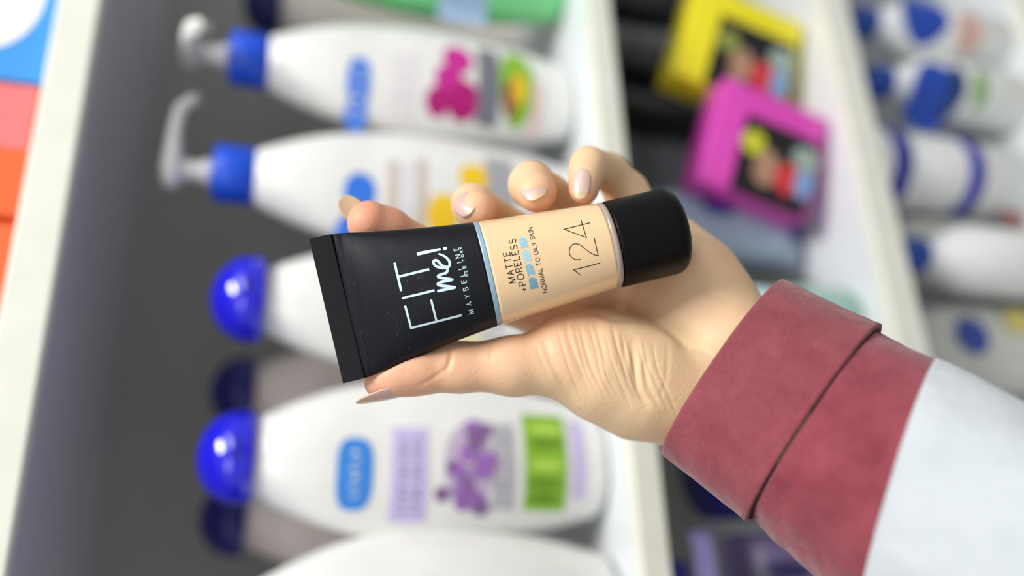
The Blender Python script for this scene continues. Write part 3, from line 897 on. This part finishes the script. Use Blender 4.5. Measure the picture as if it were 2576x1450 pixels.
# window print
def z7(pts): return [(1260 + x / 7.25, 550 + y / 7.25) for x, y in pts]
k = 7.25
strokes('window_lettering', layout('MATTE', (1260 + 272/k, 550 + 1158/k), (1260 + 158/k, 550 + 655/k*.93), 16.6), 2.1, M_ink)
strokes('window_lettering', layout('+PORELESS', (1260 + 478/k, 550 + 1318/k), (1260 + 262/k, 550 + 365/k), 17.0), 2.1, M_ink)
strokes('window_lettering', layout('NORMAL TO OILY SKIN', (1260 + 852/k, 550 + 1340/k), (1260 + 570/k, 550 + 158/k), 11.2), 1.45, M_ink)
for mm, pl in zip(M_ch, ([(545, 1297), (686, 1262), (652, 1100), (560, 1066), (505, 1120)],
                         [(498, 1062), (545, 1010), (628, 1028), (585, 860), (503, 822), (447, 875)],
                         [(435, 822), (486, 768), (570, 788), (525, 612), (437, 572), (383, 628)],
                         [(375, 565), (428, 515), (508, 540), (463, 365), (388, 335), (325, 390)])):
    pts = z7(pl)
    c = np.mean(np.array(pts), axis=0)
    if len(pts) == 6: c = np.array(pts[1]) * .35 + np.array(pts[4]) * .65
    V = [px2tube(c[0], c[1], .05)]; ring = []
    F = []
    n = len(pts)
    for i in range(n):
        V.append(px2tube(pts[i][0], pts[i][1], .05))
    for i in range(n): F.append((0, 1 + i, 1 + (i + 1) % n))
    P = [np.array(v) / 1000 for v in V]
    F = [f if np.cross(P[f[1]] - P[f[0]], P[f[2]] - P[f[0]])[2] > 0 else tuple(reversed(f)) for f in F]
    # subdivide so that the chevron follows the curve
    bm = bmesh.new(); vs = [bm.verts.new(p) for p in P]
    for f in F: bm.faces.new([vs[i] for i in f])
    bmesh.ops.subdivide_edges(bm, edges=bm.edges[:], cuts=2, use_grid_fill=True)
    for v in bm.verts: v.co.z = (t_z(v.co.x * 1000, v.co.y * 1000) + .05) / 1000
    bm_obj('chevron', bm, mm, tube)
def z2(pts): return [(1180 + x / 3.625, 440 + y / 3.625) for x, y in pts]
strokes('shade_number', [z2([(1195, 805), (955, 868), (1015, 915)])], 2.0, M_ink)
two = cr(z2([(1017, 773), (965, 772), (925, 742), (913, 700), (925, 655), (955, 632), (1000, 634), (1050, 668), (1105, 712), (1150, 733), (1178, 738)]), 4)
strokes('shade_number', [two, z2([(1178, 740), (1141, 577)])], 2.0, M_ink, step=2.5)
strokes('shade_number', [z2([(1022, 418), (1070, 573), (865, 497), (1101, 438)])], 2.0, M_ink)

# ------------------------------------------------------------------ the hand : one continuous surface from a distance field
prims = {}
def chain(name, pts):
    prims[name] = [(hp(*p[:3]), p[3]) for p in pts]
chain('thumb', [(955, 964, 288, 5.0), (1005, 943, 288, 6.6), (1062, 931, 289, 7.5), (1150, 924, 290, 7.8), (1290, 922, 291, 9.4), (1400, 908, 293, 11.2), (1490, 926, 295, 14.6)])
chain('thenar', [(1440, 893, 296, 14.0), (1520, 924, 299, 17.8), (1610, 958, 301, 19.5), (1720, 1000, 300, 16.6), (1860, 1070, 295, 16.6)])
chain('hypo', [(1620, 575, 320, 10.5), (1690, 640, 321, 13.0), (1745, 705, 317, 15.8), (1790, 775, 312, 15.6), (1850, 855, 305, 15.2), (1990, 960, 296, 15.2)])
chain('midpalm', [(1480, 740, 331, 10.5), (1580, 785, 333, 12.0), (1690, 850, 318, 15.0), (1790, 920, 306, 16), (1930, 1020, 296, 17)])
chain('knuckles', [(1405, 805, 320, 10.4), (1460, 725, 325, 10.6), (1530, 650, 325, 10.4), (1610, 580, 322, 10.0)])
chain('web', [(1400, 830, 314, 8), (1450, 860, 306, 10), (1530, 870, 305, 12)])
chain('palmfill', [(1500, 690, 328, 10.5), (1600, 720, 328, 11.5), (1700, 780, 318, 12.5)])
chain('index', [(929, 561, 294, 7.5), (975, 583, 298, 7.9), (1045, 624, 303, 7.9), (1180, 702, 310, 8.6), (1290, 755, 315, 9.0), (1400, 800, 319, 10.2)])
chain('middle', [(1203, 529, 299.5, 6.5), (1190, 516, 308, 7.3), (1230, 542, 319, 7.4), (1300, 590, 330, 8.3), (1370, 655, 329, 8.8), (1460, 728, 325, 10.3)])
chain('ring', [(1350, 484, 298, 6.9), (1337, 466, 306, 7.9), (1380, 492, 318, 7.6), (1440, 540, 329, 8.2), (1480, 590, 329, 9), (1530, 650, 325, 10.2)])
chain('pinky', [(1469, 476, 297.5, 5.2), (1474, 440, 300, 5.7), (1480, 415, 303, 6.2), (1534, 432, 318, 6.7), (1575, 485, 323, 7.8), (1615, 565, 322, 9.4)])

RES = .85
lo = np.array([hp(850, 480, 290)[0] - 4, hp(1300, 360, 300)[1] - 4, 270.0])
hi = np.array([hp(1990, 480, 300)[0], hp(1700, 1160, 300)[1] + 4, 346.0])
NN = np.ceil((hi - lo) / RES).astype(int) + 1
gx = (lo[0] + np.arange(NN[0]) * RES).astype(np.float32)
gy = (lo[1] + np.arange(NN[1]) * RES).astype(np.float32)
gz = (lo[2] + np.arange(NN[2]) * RES).astype(np.float32)

def smin(a, b, k):
    h = np.clip(.5 + .5 * (b - a) / k, 0, 1)
    return b + (a - b) * h - k * h * (1 - h)
def cone_field(X, Y, Z, a, ra, b, rb):
    d = (b - a).astype(np.float32); L = float(d.dot(d))
    px, py, pz = X - np.float32(a[0]), Y - np.float32(a[1]), Z - np.float32(a[2])
    t = np.clip((px * d[0] + py * d[1] + pz * d[2]) / L, 0, 1)
    qx, qy, qz = px - t * d[0], py - t * d[1], pz - t * d[2]
    return np.sqrt(qx * qx + qy * qy + qz * qz) - (ra + (rb - ra) * t)
FAR = np.float32(30)
def chain_field(name, k=2.5):
    fld = np.full(tuple(NN), FAR, np.float32)
    pts = prims[name]
    for (a, ra), (b, rb) in zip(pts[:-1], pts[1:]):
        pad = max(ra, rb) + 12
        mn = np.minimum(a, b) - pad; mx_ = np.maximum(a, b) + pad
        i0 = np.clip(((mn - lo) / RES).astype(int), 0, NN); i1 = np.clip(((mx_ - lo) / RES).astype(int) + 1, 0, NN)
        if (i1 <= i0).any(): continue
        sl = tuple(slice(i0[q], i1[q]) for q in range(3))
        X = gx[sl[0]][:, None, None]; Y = gy[sl[1]][None, :, None]; Z = gz[sl[2]][None, None, :]
        c = cone_field(X, Y, Z, a, ra, b, rb)
        fld[sl] = smin(fld[sl], c, k)
    return fld
palm = chain_field('hypo', 5)
for nm, k in (('midpalm', 9), ('palmfill', 9), ('knuckles', 8), ('thenar', 6), ('web', 6)):
    palm = smin(palm, chain_field(nm, 5), k)
palm = smin(palm, chain_field('thumb', 4), 5)
fing = None
for nm in ('index', 'middle', 'ring', 'pinky'):
    c = chain_field(nm, 2.2)
    fing = c if fing is None else smin(fing, c, .6)
field = smin(palm, fing, 3.0)
# flesh gives way where the tube lies in it
X, Y, Z = gx[:, None, None] - TO[0], gy[None, :, None] - TO[1], gz[None, None, :] - TO[2]
S = X * tax[0] + Y * tax[1] + Z * tax[2]
Wd = X * tpy[0] + Y * tpy[1] + Z * tpy[2]
Zt = X * tnz[0] + Y * tnz[1] + Z * tnz[2]
ss = np.linspace(-5, 125, 300)
aa = np.interp(S, ss, [t_a(q) for q in ss]); bb = np.interp(S, ss, [t_b(q) for q in ss])
bb = np.maximum(bb, 1.2)
rr = np.sqrt((Wd / aa) ** 2 + (Zt / bb) ** 2)
gr = np.sqrt((Wd / aa ** 2) ** 2 + (Zt / bb ** 2) ** 2) / np.maximum(rr, 1e-3)
dt = (rr - 1) / np.maximum(gr, 1e-3)
dt = np.maximum(dt, np.maximum(-S, S - 119.8))
field = np.maximum(field, -(dt - .25)).astype(np.float32)
del X, Y, Z, S, Wd, Zt, aa, bb, rr, gr, dt

def surface_nets(f):
    sgn = f < 0
    nx, ny, nz = f.shape
    cs = np.zeros((nx-1, ny-1, nz-1), np.int8)
    for i in (0, 1):
        for j in (0, 1):
            for k in (0, 1):
                cs += sgn[i:nx-1+i, j:ny-1+j, k:nz-1+k]
    act = np.argwhere((cs > 0) & (cs < 8))
    idx = -np.ones(cs.shape, np.int64)
    idx[act[:, 0], act[:, 1], act[:, 2]] = np.arange(len(act))
    acc = np.zeros((len(act), 3)); cnt = np.zeros(len(act))
    cor = [(i, j, k) for i in (0, 1) for j in (0, 1) for k in (0, 1)]
    vals = {c: f[act[:, 0]+c[0], act[:, 1]+c[1], act[:, 2]+c[2]] for c in cor}
    for c in cor:
        for ax in range(3):
            if c[ax] == 0:
                e = list(c); e[ax] = 1; e = tuple(e)
                a, b = vals[c], vals[e]
                m_ = (a < 0) != (b < 0)
                t = np.where(m_, a / np.where(m_, a - b, 1), 0)
                p = np.zeros((len(act), 3)) + np.array(c, float)
                p[:, ax] += t
                acc += p * m_[:, None]; cnt += m_
    V = act + acc / cnt[:, None]
    quads = []
    for ax in range(3):
        sl0 = [slice(None)] * 3; sl1 = [slice(None)] * 3
        sl0[ax] = slice(0, -1); sl1[ax] = slice(1, None)
        ch = sgn[tuple(sl0)] != sgn[tuple(sl1)]
        e = np.argwhere(ch)
        o1, o2 = [q for q in range(3) if q != ax]
        ok = (e[:, o1] > 0) & (e[:, o2] > 0) & (e[:, o1] < f.shape[o1]-1) & (e[:, o2] < f.shape[o2]-1)
        e = e[ok]
        def cell(d1, d2):
            c = e.copy(); c[:, o1] -= d1; c[:, o2] -= d2
            return idx[c[:, 0], c[:, 1], c[:, 2]]
        q = np.stack([cell(0, 0), cell(1, 0), cell(1, 1), cell(0, 1)], 1)
        inside_first = sgn[e[:, 0], e[:, 1], e[:, 2]]
        flip = inside_first if ax != 1 else ~inside_first
        q[flip] = q[flip][:, ::-1]
        quads.append(q)
    return V, np.concatenate(quads)
V, Q = surface_nets(field)
V = lo + V * RES
# taubin-like smoothing
def vsmooth(V, Q, it, lam):
    E = np.concatenate([Q[:, [0, 1]], Q[:, [1, 2]], Q[:, [2, 3]], Q[:, [3, 0]]])
    for i in range(it):
        for l in lam:
            acc = np.zeros_like(V); c = np.zeros(len(V))
            for d in range(3):
                acc[:, d] = np.bincount(E[:, 0], V[E[:, 1], d], len(V)) + np.bincount(E[:, 1], V[E[:, 0], d], len(V))
            c = np.bincount(E[:, 0], minlength=len(V)) + np.bincount(E[:, 1], minlength=len(V))
            V = V + (acc / c[:, None] - V) * l
    return V
V = vsmooth(V, Q, 4, (.6, -.5))
_v = V - V.mean(0)
if np.einsum('ij,ij->i', _v[Q[:, 0]], np.cross(_v[Q[:, 1]], _v[Q[:, 2]])).sum() + np.einsum('ij,ij->i', _v[Q[:, 0]], np.cross(_v[Q[:, 2]], _v[Q[:, 3]])).sum() < 0:
    print('FLIPPED'); Q = Q[:, ::-1].copy()
def h_to_local(V):      # h frame (mm) -> picture-aligned object frame (m)
    return V * np.array([.001, -.001, -.001])

person = thing('person', 'left hand of a person in a burgundy cuffed white sleeve holding the tube', 'person', None, mtx=HF @ Matrix.Translation(tuple(h_to_local(hp(1800, 920, 300)))))
PL = np.array(person.matrix_world.translation)
OFF = h_to_local(hp(1800, 920, 300))
def raw_mesh(name, V, Q, m, parent):
    me = bpy.data.meshes.new(name)
    me.vertices.add(len(V)); me.vertices.foreach_set('co', np.asarray(V, np.float32).ravel())
    n = len(Q); k = Q.shape[1]
    me.loops.add(n * k); me.loops.foreach_set('vertex_index', Q.astype(np.int32).ravel())
    me.polygons.add(n); me.polygons.foreach_set('loop_start', np.arange(0, n * k, k, dtype=np.int32))
    me.polygons.foreach_set('loop_total', np.full(n, k, np.int32))
    me.polygons.foreach_set('use_smooth', np.ones(n, bool))
    me.update(); me.validate()
    o = bpy.data.objects.new(name, me); COL.objects.link(o); o.parent = parent
    me.materials.append(m)
    return o

def skin_material():
    m = bpy.data.materials.new('skin')
    m.use_nodes = True
    nt = m.node_tree; b = nt.nodes['Principled BSDF']
    N = nt.nodes.new; Lk = nt.links.new
    tc = N('ShaderNodeTexCoord')
    at = N('ShaderNodeAttribute'); at.attribute_name = 'flush'
    def noise_n(scale, detail, vec):
        n = N('ShaderNodeTexNoise'); n.inputs['Scale'].default_value = scale; n.inputs['Detail'].default_value = detail
        Lk(vec, n.inputs['Vector']); return n
    def mixc(fac, a, b_):
        x = N('ShaderNodeMix'); x.data_type = 'RGBA'
        if isinstance(fac, float): x.inputs['Factor'].default_value = fac
        else: Lk(fac, x.inputs['Factor'])
        for s_, v_ in (('A', a), ('B', b_)):
            if isinstance(v_, tuple): x.inputs[s_].default_value = v_
            else: Lk(v_, x.inputs[s_])
        return x.outputs['Result']
    base = mixc(at.outputs['Fac'], rgb(237, 206, 163), rgb(230, 160, 130))
    n1 = noise_n(70, 5, tc.outputs['Object'])
    r1 = N('ShaderNodeMapRange'); r1.inputs['From Min'].default_value = .38; r1.inputs['From Max'].default_value = .66
    Lk(n1.outputs['Fac'], r1.inputs['Value'])
    r1.inputs['To Max'].default_value = .30
    base = mixc(r1.outputs['Result'], base, rgb(234, 184, 158))
    # crossing skin lines: stretched cell borders, two directions, plus pores
    hs = []
    for ang, sx, sc_, wd_, k_ in ((-20, 3.2, 480, .12, .9), (42, 2.4, 560, .12, .7), (-62, 1.8, 1000, .14, .4)):
        mp = N('ShaderNodeMapping'); mp.vector_type = 'TEXTURE'; mp.inputs['Rotation'].default_value = (0, 0, math.radians(ang)); mp.inputs['Scale'].default_value = (1, sx, 1)
        wob = noise_n(240, 2, tc.outputs['Object'])
        va = N('ShaderNodeVectorMath'); va.operation = 'MULTIPLY_ADD'; Lk(wob.outputs['Color'], va.inputs[0]); va.inputs[1].default_value = (.0016,) * 3; Lk(tc.outputs['Object'], va.inputs[2])
        Lk(va.outputs[0], mp.inputs['Vector'])
        vo = N('ShaderNodeTexVoronoi'); vo.feature = 'DISTANCE_TO_EDGE'; vo.inputs['Scale'].default_value = sc_
        Lk(mp.outputs['Vector'], vo.inputs['Vector'])
        q3 = N('ShaderNodeMapRange'); q3.interpolation_type = 'SMOOTHSTEP'; q3.inputs['From Max'].default_value = wd_; q3.inputs['To Max'].default_value = k_
        Lk(vo.outputs['Distance'], q3.inputs['Value'])
        hs.append(q3.outputs['Result'])
    mn = N('ShaderNodeMath'); mn.operation = 'ADD'; Lk(hs[0], mn.inputs[0]); Lk(hs[1], mn.inputs[1])
    mn2 = N('ShaderNodeMath'); mn2.operation = 'ADD'; Lk(mn.outputs[0], mn2.inputs[0]); Lk(hs[2], mn2.inputs[1])
    fine = noise_n(1500, 4, tc.outputs['Object'])
    mn3 = N('ShaderNodeMath'); mn3.operation = 'ADD'; Lk(mn2.outputs[0], mn3.inputs[0]); Lk(fine.outputs['Fac'], mn3.inputs[1])
    bp = N('ShaderNodeBump'); bp.inputs['Strength'].default_value = .25; bp.inputs['Distance'].default_value = .00009
    Lk(mn3.outputs[0], bp.inputs['Height']); Lk(bp.outputs['Normal'], b.inputs['Normal'])
    Lk(base, b.inputs['Base Color'])
    b.inputs['Roughness'].default_value = .47
    b.inputs['Specular IOR Level'].default_value = .4
    b.inputs['Subsurface Weight'].default_value = .35
    b.inputs['Subsurface Radius'].default_value = (1.0, .35, .15)
    b.inputs['Subsurface Scale'].default_value = .0022
    return m
M_skin = skin_material()
tmp = raw_mesh('hand', h_to_local(V) - OFF, Q, M_skin, None)
sm = tmp.modifiers.new('s', 'SUBSURF'); sm.levels = 1; sm.render_levels = 1
me = bpy.data.meshes.new_from_object(tmp.evaluated_get(bpy.context.evaluated_depsgraph_get()))
tmp.modifiers.clear(); old = tmp.data; tmp.data = me; bpy.data.meshes.remove(old)
hand = tmp; hand.name = 'hand'; hand.parent = person
n = len(me.vertices)
co = np.zeros(n * 3, np.float32); me.vertices.foreach_get('co', co); co = co.reshape(-1, 3).astype(float)
no = np.zeros(n * 3, np.float32); me.vertex_normals.foreach_get('vector', no); no = no.reshape(-1, 3).astype(float)
H = (co + OFF) * np.array([1000, -1000, -1000])
U = H[:, 0] / H[:, 2] * FPX + CX; Vv = H[:, 1] / H[:, 2] * FPX + CY
facing = np.clip(no[:, 2] * 2, 0, 1)
def crease(pl, width, depth):
    pts = [np.array(p, float) for p in cr(pl, 6)]
    best = np.full(n, 1e9); tt = np.zeros(n)
    for i in range(len(pts) - 1):
        a, b = pts[i], pts[i + 1]; d = b - a; L = d.dot(d)
        t = np.clip(((U - a[0]) * d[0] + (Vv - a[1]) * d[1]) / L, 0, 1)
        r = np.hypot(U - a[0] - t * d[0], Vv - a[1] - t * d[1])
        k = r < best; best[k] = r[k]; tt[k] = (i + t[k]) / (len(pts) - 1)
    return -depth * np.exp(-(best / width) ** 2) * np.sin(np.clip(tt, 0.02, .98) * math.pi) ** .5
disp = np.zeros(n)
for pl, w_, d_ in (
    ([(1128, 868), (1133, 890), (1130, 915), (1122, 940)], 7, .45),
    ([(1140, 880), (1122, 925), (1085, 955), (1050, 972)], 6, .22),
    ([(1240, 850), (1236, 880), (1238, 910)], 6, .15),
    ([(1368, 850), (1378, 890), (1395, 930), (1420, 970), (1450, 1010)], 11, .55),
    ([(1350, 870), (1362, 905), (1385, 950)], 7, .25),
    ([(1590, 850), (1596, 900), (1600, 950), (1606, 985), (1625, 1020)], 10, .85),
    ([(1622, 905), (1624, 950), (1632, 985), (1655, 1015)], 9, .45),
    ([(1570, 850), (1572, 910), (1588, 960)], 8, .3),
    ([(1450, 800), (1462, 850), (1480, 910), (1510, 970)], 6, .16),
    ([(1420, 805), (1428, 850), (1448, 910), (1470, 960)], 6, .16),
    ([(1500, 810), (1512, 860), (1530, 920), (1545, 960)], 6, .16),
    ([(1540, 815), (1552, 870), (1560, 920)], 6, .16),
    ([(1680, 860), (1680, 900), (1675, 960), (1660, 1000)], 6, .16),
    ([(1470, 775), (1540, 800), (1620, 803), (1680, 830), (1730, 870)], 9, .8),
    ([(1540, 760), (1590, 780), (1622, 802)], 10, .5),
    ([(1740, 710), (1790, 740), (1850, 760)], 8, .25),
    ([(1760, 680), (1830, 700), (1880, 715)], 7, .2),
    ([(1700, 870), (1760, 880), (1800, 900)], 8, .3),
    ([(1560, 700), (1610, 690), (1660, 670)], 7, .25)):
    disp += crease(pl, w_, d_)
rq = random.Random(5)
for k_ in range(13):
    x0 = 1400 + 20 * k_ + rq.uniform(-5, 5); y0 = 815 + rq.uniform(-10, 15) + k_ * 3
    disp += crease([(x0, y0), (x0 + 14 + rq.uniform(-4, 4), y0 + 60), (x0 + 34 + rq.uniform(-5, 5), y0 + 125), (x0 + 62, y0 + 185)], 3.6, .16 + rq.uniform(0, .08))
# soft undulation
und = np.array([noise.noise(Vector((a * .09, b * .09, c * .09))) for a, b, c in H[::1]]) if n < 500000 else np.zeros(n)
disp = disp * facing * 1.25 + und * .35
co += no * (disp * .001)[:, None]
me.vertices.foreach_set('co', co.astype(np.float32).ravel())
fl = np.zeros(n)
def flush(u, v, d, r, k):
    p = hp(u, v, d); return k * np.exp(-(np.linalg.norm(H - p, axis=1) / r) ** 2)
for a in ((925, 560, 292, 16, .95), (1000, 600, 300, 16, .5), (1225, 535, 300, 9, .9), (1370, 500, 299, 9, .9), (1475, 500, 297, 7, .6), (960, 970, 286, 16, .65), (1080, 920, 284, 16, .35), (1200, 880, 285, 14, .3),
          (1400, 850, 280, 16, .35), (1800, 660, 310, 16, .3), (1340, 800, 305, 14, .5), (1450, 400, 300, 12, .2), (1560, 720, 310, 20, .25)):
    fl += flush(*a)
atr = me.attributes.new('flush', 'FLOAT', 'POINT')
atr.data.foreach_set('value', np.clip(fl, 0, 1).astype(np.float32))
me.update()

# ---- nails
M_nail = mat('natural_nail', (212, 178, 168), .38, coat=.35, coat_rough=.25, sss=.2, nscale=120, namount=.05)
M_nail2 = mat('nail_free_edge', (206, 180, 146), .38, coat=.3, coat_rough=.25, sss=.2)
def nail(uvd, dirv, nrm, L, W, Rc, m, free=.25, taper=0.0, long_curve=.12, label=None):
    c = hp(*uvd); d = np.array(dirv, float); d /= np.linalg.norm(d)
    nn = np.array(nrm, float); nn -= d * nn.dot(d); nn /= np.linalg.norm(nn)
    sd = np.cross(d, nn)
    NS, NT = 26, 16
    V = []
    for i in range(NS + 1):
        q = -1 + 2 * i / NS
        e = 3.2 if q < 0 else (2.2 if taper == 0 else 1.7)
        wq = (1 - min(.9995, abs(q)) ** e) ** (1 / 2.0)
        wq *= 1 - taper * max(0, q)
        for j in range(NT + 1):
            t = -1 + 2 * j / NT
            th = t * wq * (W / 2) / Rc
            V.append(c + d * q * L / 2 + sd * Rc * math.sin(th) + nn * (Rc * (math.cos(th) - 1) - long_curve * L * q * q * .5))
    V = np.array(V)
    F1 = [(i * (NT + 1) + j, i * (NT + 1) + j + 1, (i + 1) * (NT + 1) + j + 1, (i + 1) * (NT + 1) + j) for i in range(NS) for j in range(NT)]
    P = h_to_local(V) - OFF
    o = mesh_obj('fingernail', P, F1, m, hand)
    o.data.materials.append(M_nail2)
    for k_, p_ in enumerate(o.data.polygons):
        if (k_ // NT) / NS > 1 - free: p_.material_index = 1
    s_ = o.modifiers.new('thickness', 'SOLIDIFY'); s_.thickness = .0004; s_.offset = 0
    if label: o['label'] = label
    return o
nail((1169, 511, 295.5), (.62, .50, -.60), (-.55, -.50, -.67), 9.5, 9.5, 6.6, M_nail, .2)
nail((1341, 473, 291.5), (.38, .62, -.50), (-.20, -.55, -.80), 9.5, 9.2, 6.4, M_nail, .2)
nail((1461, 461, 292.6), (-.08, .95, -.22), (-.25, -.1, -.95), 11.0, 6.4, 4.8, M_nail, .25)
nail((967, 1004, 285.5), (-.98, .19, -.02), (.13, .90, -.42), 18.8, 10.0, 7.0, M_nail, .28, taper=.25, long_curve=.06, label='long pointed thumbnail')
nail((897, 536, 298.0), (-.72, -.68, -.12), (-.35, -.25, .95), 15.0, 8.2, 7.0, M_nail2, .3, long_curve=.02, label='long nail seen from beneath')

# ------------------------------------------------------------------ the sleeve
def fabric(name, col, dark, bump, nsc=90):
    m = bpy.data.materials.new(name); m.use_nodes = True
    nt = m.node_tree; b = nt.nodes['Principled BSDF']; N = nt.nodes.new; Lk = nt.links.new
    tc = N('ShaderNodeTexCoord')
    n1 = N('ShaderNodeTexNoise'); n1.inputs['Scale'].default_value = nsc; n1.inputs['Detail'].default_value = 8; n1.inputs['Roughness'].default_value = .65
    Lk(tc.outputs['Object'], n1.inputs['Vector'])
    r = N('ShaderNodeMapRange'); r.inputs['From Min'].default_value = .32; r.inputs['From Max'].default_value = .68; Lk(n1.outputs['Fac'], r.inputs['Value'])
    mx = N('ShaderNodeMix'); mx.data_type = 'RGBA'; Lk(r.outputs['Result'], mx.inputs['Factor'])
    mx.inputs['A'].default_value = rgb(*dark); mx.inputs['B'].default_value = rgb(*col)
    Lk(mx.outputs['Result'], b.inputs['Base Color'])
    n2 = N('ShaderNodeTexNoise'); n2.inputs['Scale'].default_value = 1600; n2.inputs['Detail'].default_value = 3; Lk(tc.outputs['Object'], n2.inputs['Vector'])
    n3 = N('ShaderNodeTexNoise'); n3.inputs['Scale'].default_value = 130; n3.inputs['Detail'].default_value = 5; n3.inputs['Distortion'].default_value = .6; Lk(tc.outputs['Object'], n3.inputs['Vector'])
    ad = N('ShaderNodeMath'); ad.operation = 'MULTIPLY_ADD'; Lk(n3.outputs['Fac'], ad.inputs[0]); ad.inputs[1].default_value = 3; Lk(n2.outputs['Fac'], ad.inputs[2])
    bp = N('ShaderNodeBump'); bp.inputs['Strength'].default_value = bump; bp.inputs['Distance'].default_value = .0006
    Lk(ad.outputs[0], bp.inputs['Height']); Lk(bp.outputs['Normal'], b.inputs['Normal'])
    b.inputs['Roughness'].default_value = .85
    b.inputs['Specular IOR Level'].default_value = .2
    b.inputs['Sheen Weight'].default_value = .25
    b.inputs['Sheen Roughness'].default_value = .5
    return m
M_burg = fabric('burgundy_corduroy_cuff', (150, 77, 85), (133, 59, 69), .55)
M_burg2 = fabric('burgundy_sleeve_cloth', (152, 72, 84), (124, 50, 62), .7, 60)
M_wsl = fabric('white_sleeve_cloth', (203, 208, 211), (190, 196, 200), .5, 40)

def ring_pts(T, B, Nn, d, h, grow=0.0, n=96):
    t = hp(T[0], T[1], d); b = hp(B[0], B[1], d); nr = hp(Nn[0], Nn[1], d - h)
    c = (t + b) / 2; e = (t - b) / 2; nv = nr - c
    L1, L2 = np.linalg.norm(e), np.linalg.norm(nv)
    e = e * (1 + grow / L1); nv = nv * (1 + grow / L2)
    out = []
    for j in range(n):
        a = 2 * math.pi * j / n
        ca, sa = math.cos(a), math.sin(a)
        ca = math.copysign(abs(ca) ** .9, ca); sa = math.copysign(abs(sa) ** .9, sa)
        out.append(c + e * ca + nv * sa)
    return np.array(out), c
def sleeve_part(name, keys, m, parent, nseg=30, grow=0.0, wr=None, thick=.0012):
    """keys: list of (T, B, N, d, h)"""
    rings = []
    m_k = len(keys) - 1
    for i in range(nseg + 1):
        q = i / nseg * m_k; k = min(int(q), m_k - 1); t = q - k
        a, b = keys[k], keys[k + 1]
        mixp = lambda p, r: tuple(p[z] + (r[z] - p[z]) * t for z in range(len(p)))
        R, c = ring_pts(mixp(a[0], b[0]), mixp(a[1], b[1]), mixp(a[2], b[2]), a[3] + (b[3] - a[3]) * t, a[4] + (b[4] - a[4]) * t, grow)
        if wr:
            for j in range(len(R)):
                dr = R[j] - c; dr /= np.linalg.norm(dr)
                R[j] = R[j] + dr * wr(i / nseg, 2 * math.pi * j / len(R), R[j])
        rings.append(h_to_local(R) - OFF)
    V, F = loft(rings, cap0=False, cap1=False)
    o = mesh_obj(name, V, F, m, parent)
    me = o.data
    bm = bmesh.new(); bm.from_mesh(me); bmesh.ops.recalc_face_normals(bm, faces=bm.faces[:]); bm.to_mesh(me); bm.free()
    s_ = o.modifiers.new('thickness', 'SOLIDIFY'); s_.thickness = thick; s_.offset = 0
    return o
K0 = ((1968, 712), (1681, 1138), (1783, 925), 289, 22)
K1 = ((2213, 829), (1890, 1306), (2024, 1056), 276, 25)
K1b = ((2216, 838), (1902, 1308), (2030, 1060), 275, 25)
K15 = ((2290, 878), (2040, 1436), (2130, 1140), 266, 27)
K2 = ((2356, 914), (2165, 1560), (2236, 1230), 258, 30)
K3 = ((2580, 1022), (2380, 1740), (2440, 1370), 243, 33)
K4 = ((2860, 1160), (2600, 1960), (2680, 1540), 228, 36)
def wr_cuff(q, a, p):
    e = math.exp(-((q - 1) / .05) ** 2) * .3
    return .35 * noise.noise(Vector(tuple(p * .07))) + .12 * noise.noise(Vector(tuple(p * .25))) + e
def wr_pan(q, a, p):
    g = math.exp(-q / .5)
    return .9 * noise.noise(Vector((p[0] * .05, p[1] * .05, p[2] * .05 + 9))) + .8 * g * noise.noise(Vector((p[0] * .16 + p[1] * .1, p[1] * .05, p[2] * .14))) - .5
def wr_w(q, a, p):
    return 1.8 * noise.noise(Vector((p[0] * .045, p[1] * .045, p[2] * .05 + 4))) + .35 * noise.noise(Vector((p[0] * .14, p[1] * .14, p[2] * .14)))
sleeve = sleeve_part('sleeve', [K2, K3, K4], M_wsl, person, 36, 0.2, wr_w)
sleeve['label'] = 'white woven sleeve'
o = sleeve_part('cuff', [K0, K1], M_burg, sleeve, 40, 0.4, wr_cuff, .0016); o['label'] = 'turned-back burgundy cuff'
o = sleeve_part('sleeve_band', [K1b, K15, K2], M_burg2, sleeve, 50, -0.1, wr_pan); o['label'] = 'burgundy band between cuff and white cloth'
# stitch line just inside the cuff's rear edge
R, c = ring_pts(*[tuple(K0[i][z] + (K1[i][z] - K0[i][z]) * .955 for z in range(2)) for i in range(3)], K0[3] + (K1[3] - K0[3]) * .955, K0[4] + (K1[4] - K0[4]) * .955, 1.45, 320)
V, F = [], []
for j in range(0, 320, 2):
    a, b = R[j], R[(j + 1) % 320]
    d = (b - a) / np.linalg.norm(b - a); out = (a - c) / np.linalg.norm(a - c); sd = np.cross(d, out)
    k = len(V)
    for p_ in (a, b):
        for (x, y) in ((-.12, 0), (0, .14), (.12, 0), (0, -.1)):
            V.append(h_to_local(p_ + sd * x + out * y) - OFF)
    for q in range(4): F.append((k + q, k + (q + 1) % 4, k + 4 + (q + 1) % 4, k + 4 + q))
st = mesh_obj('stitching', V, F, mat('burgundy_thread', (176, 84, 96), .7), sleeve)
st['kind'] = 'stuff'
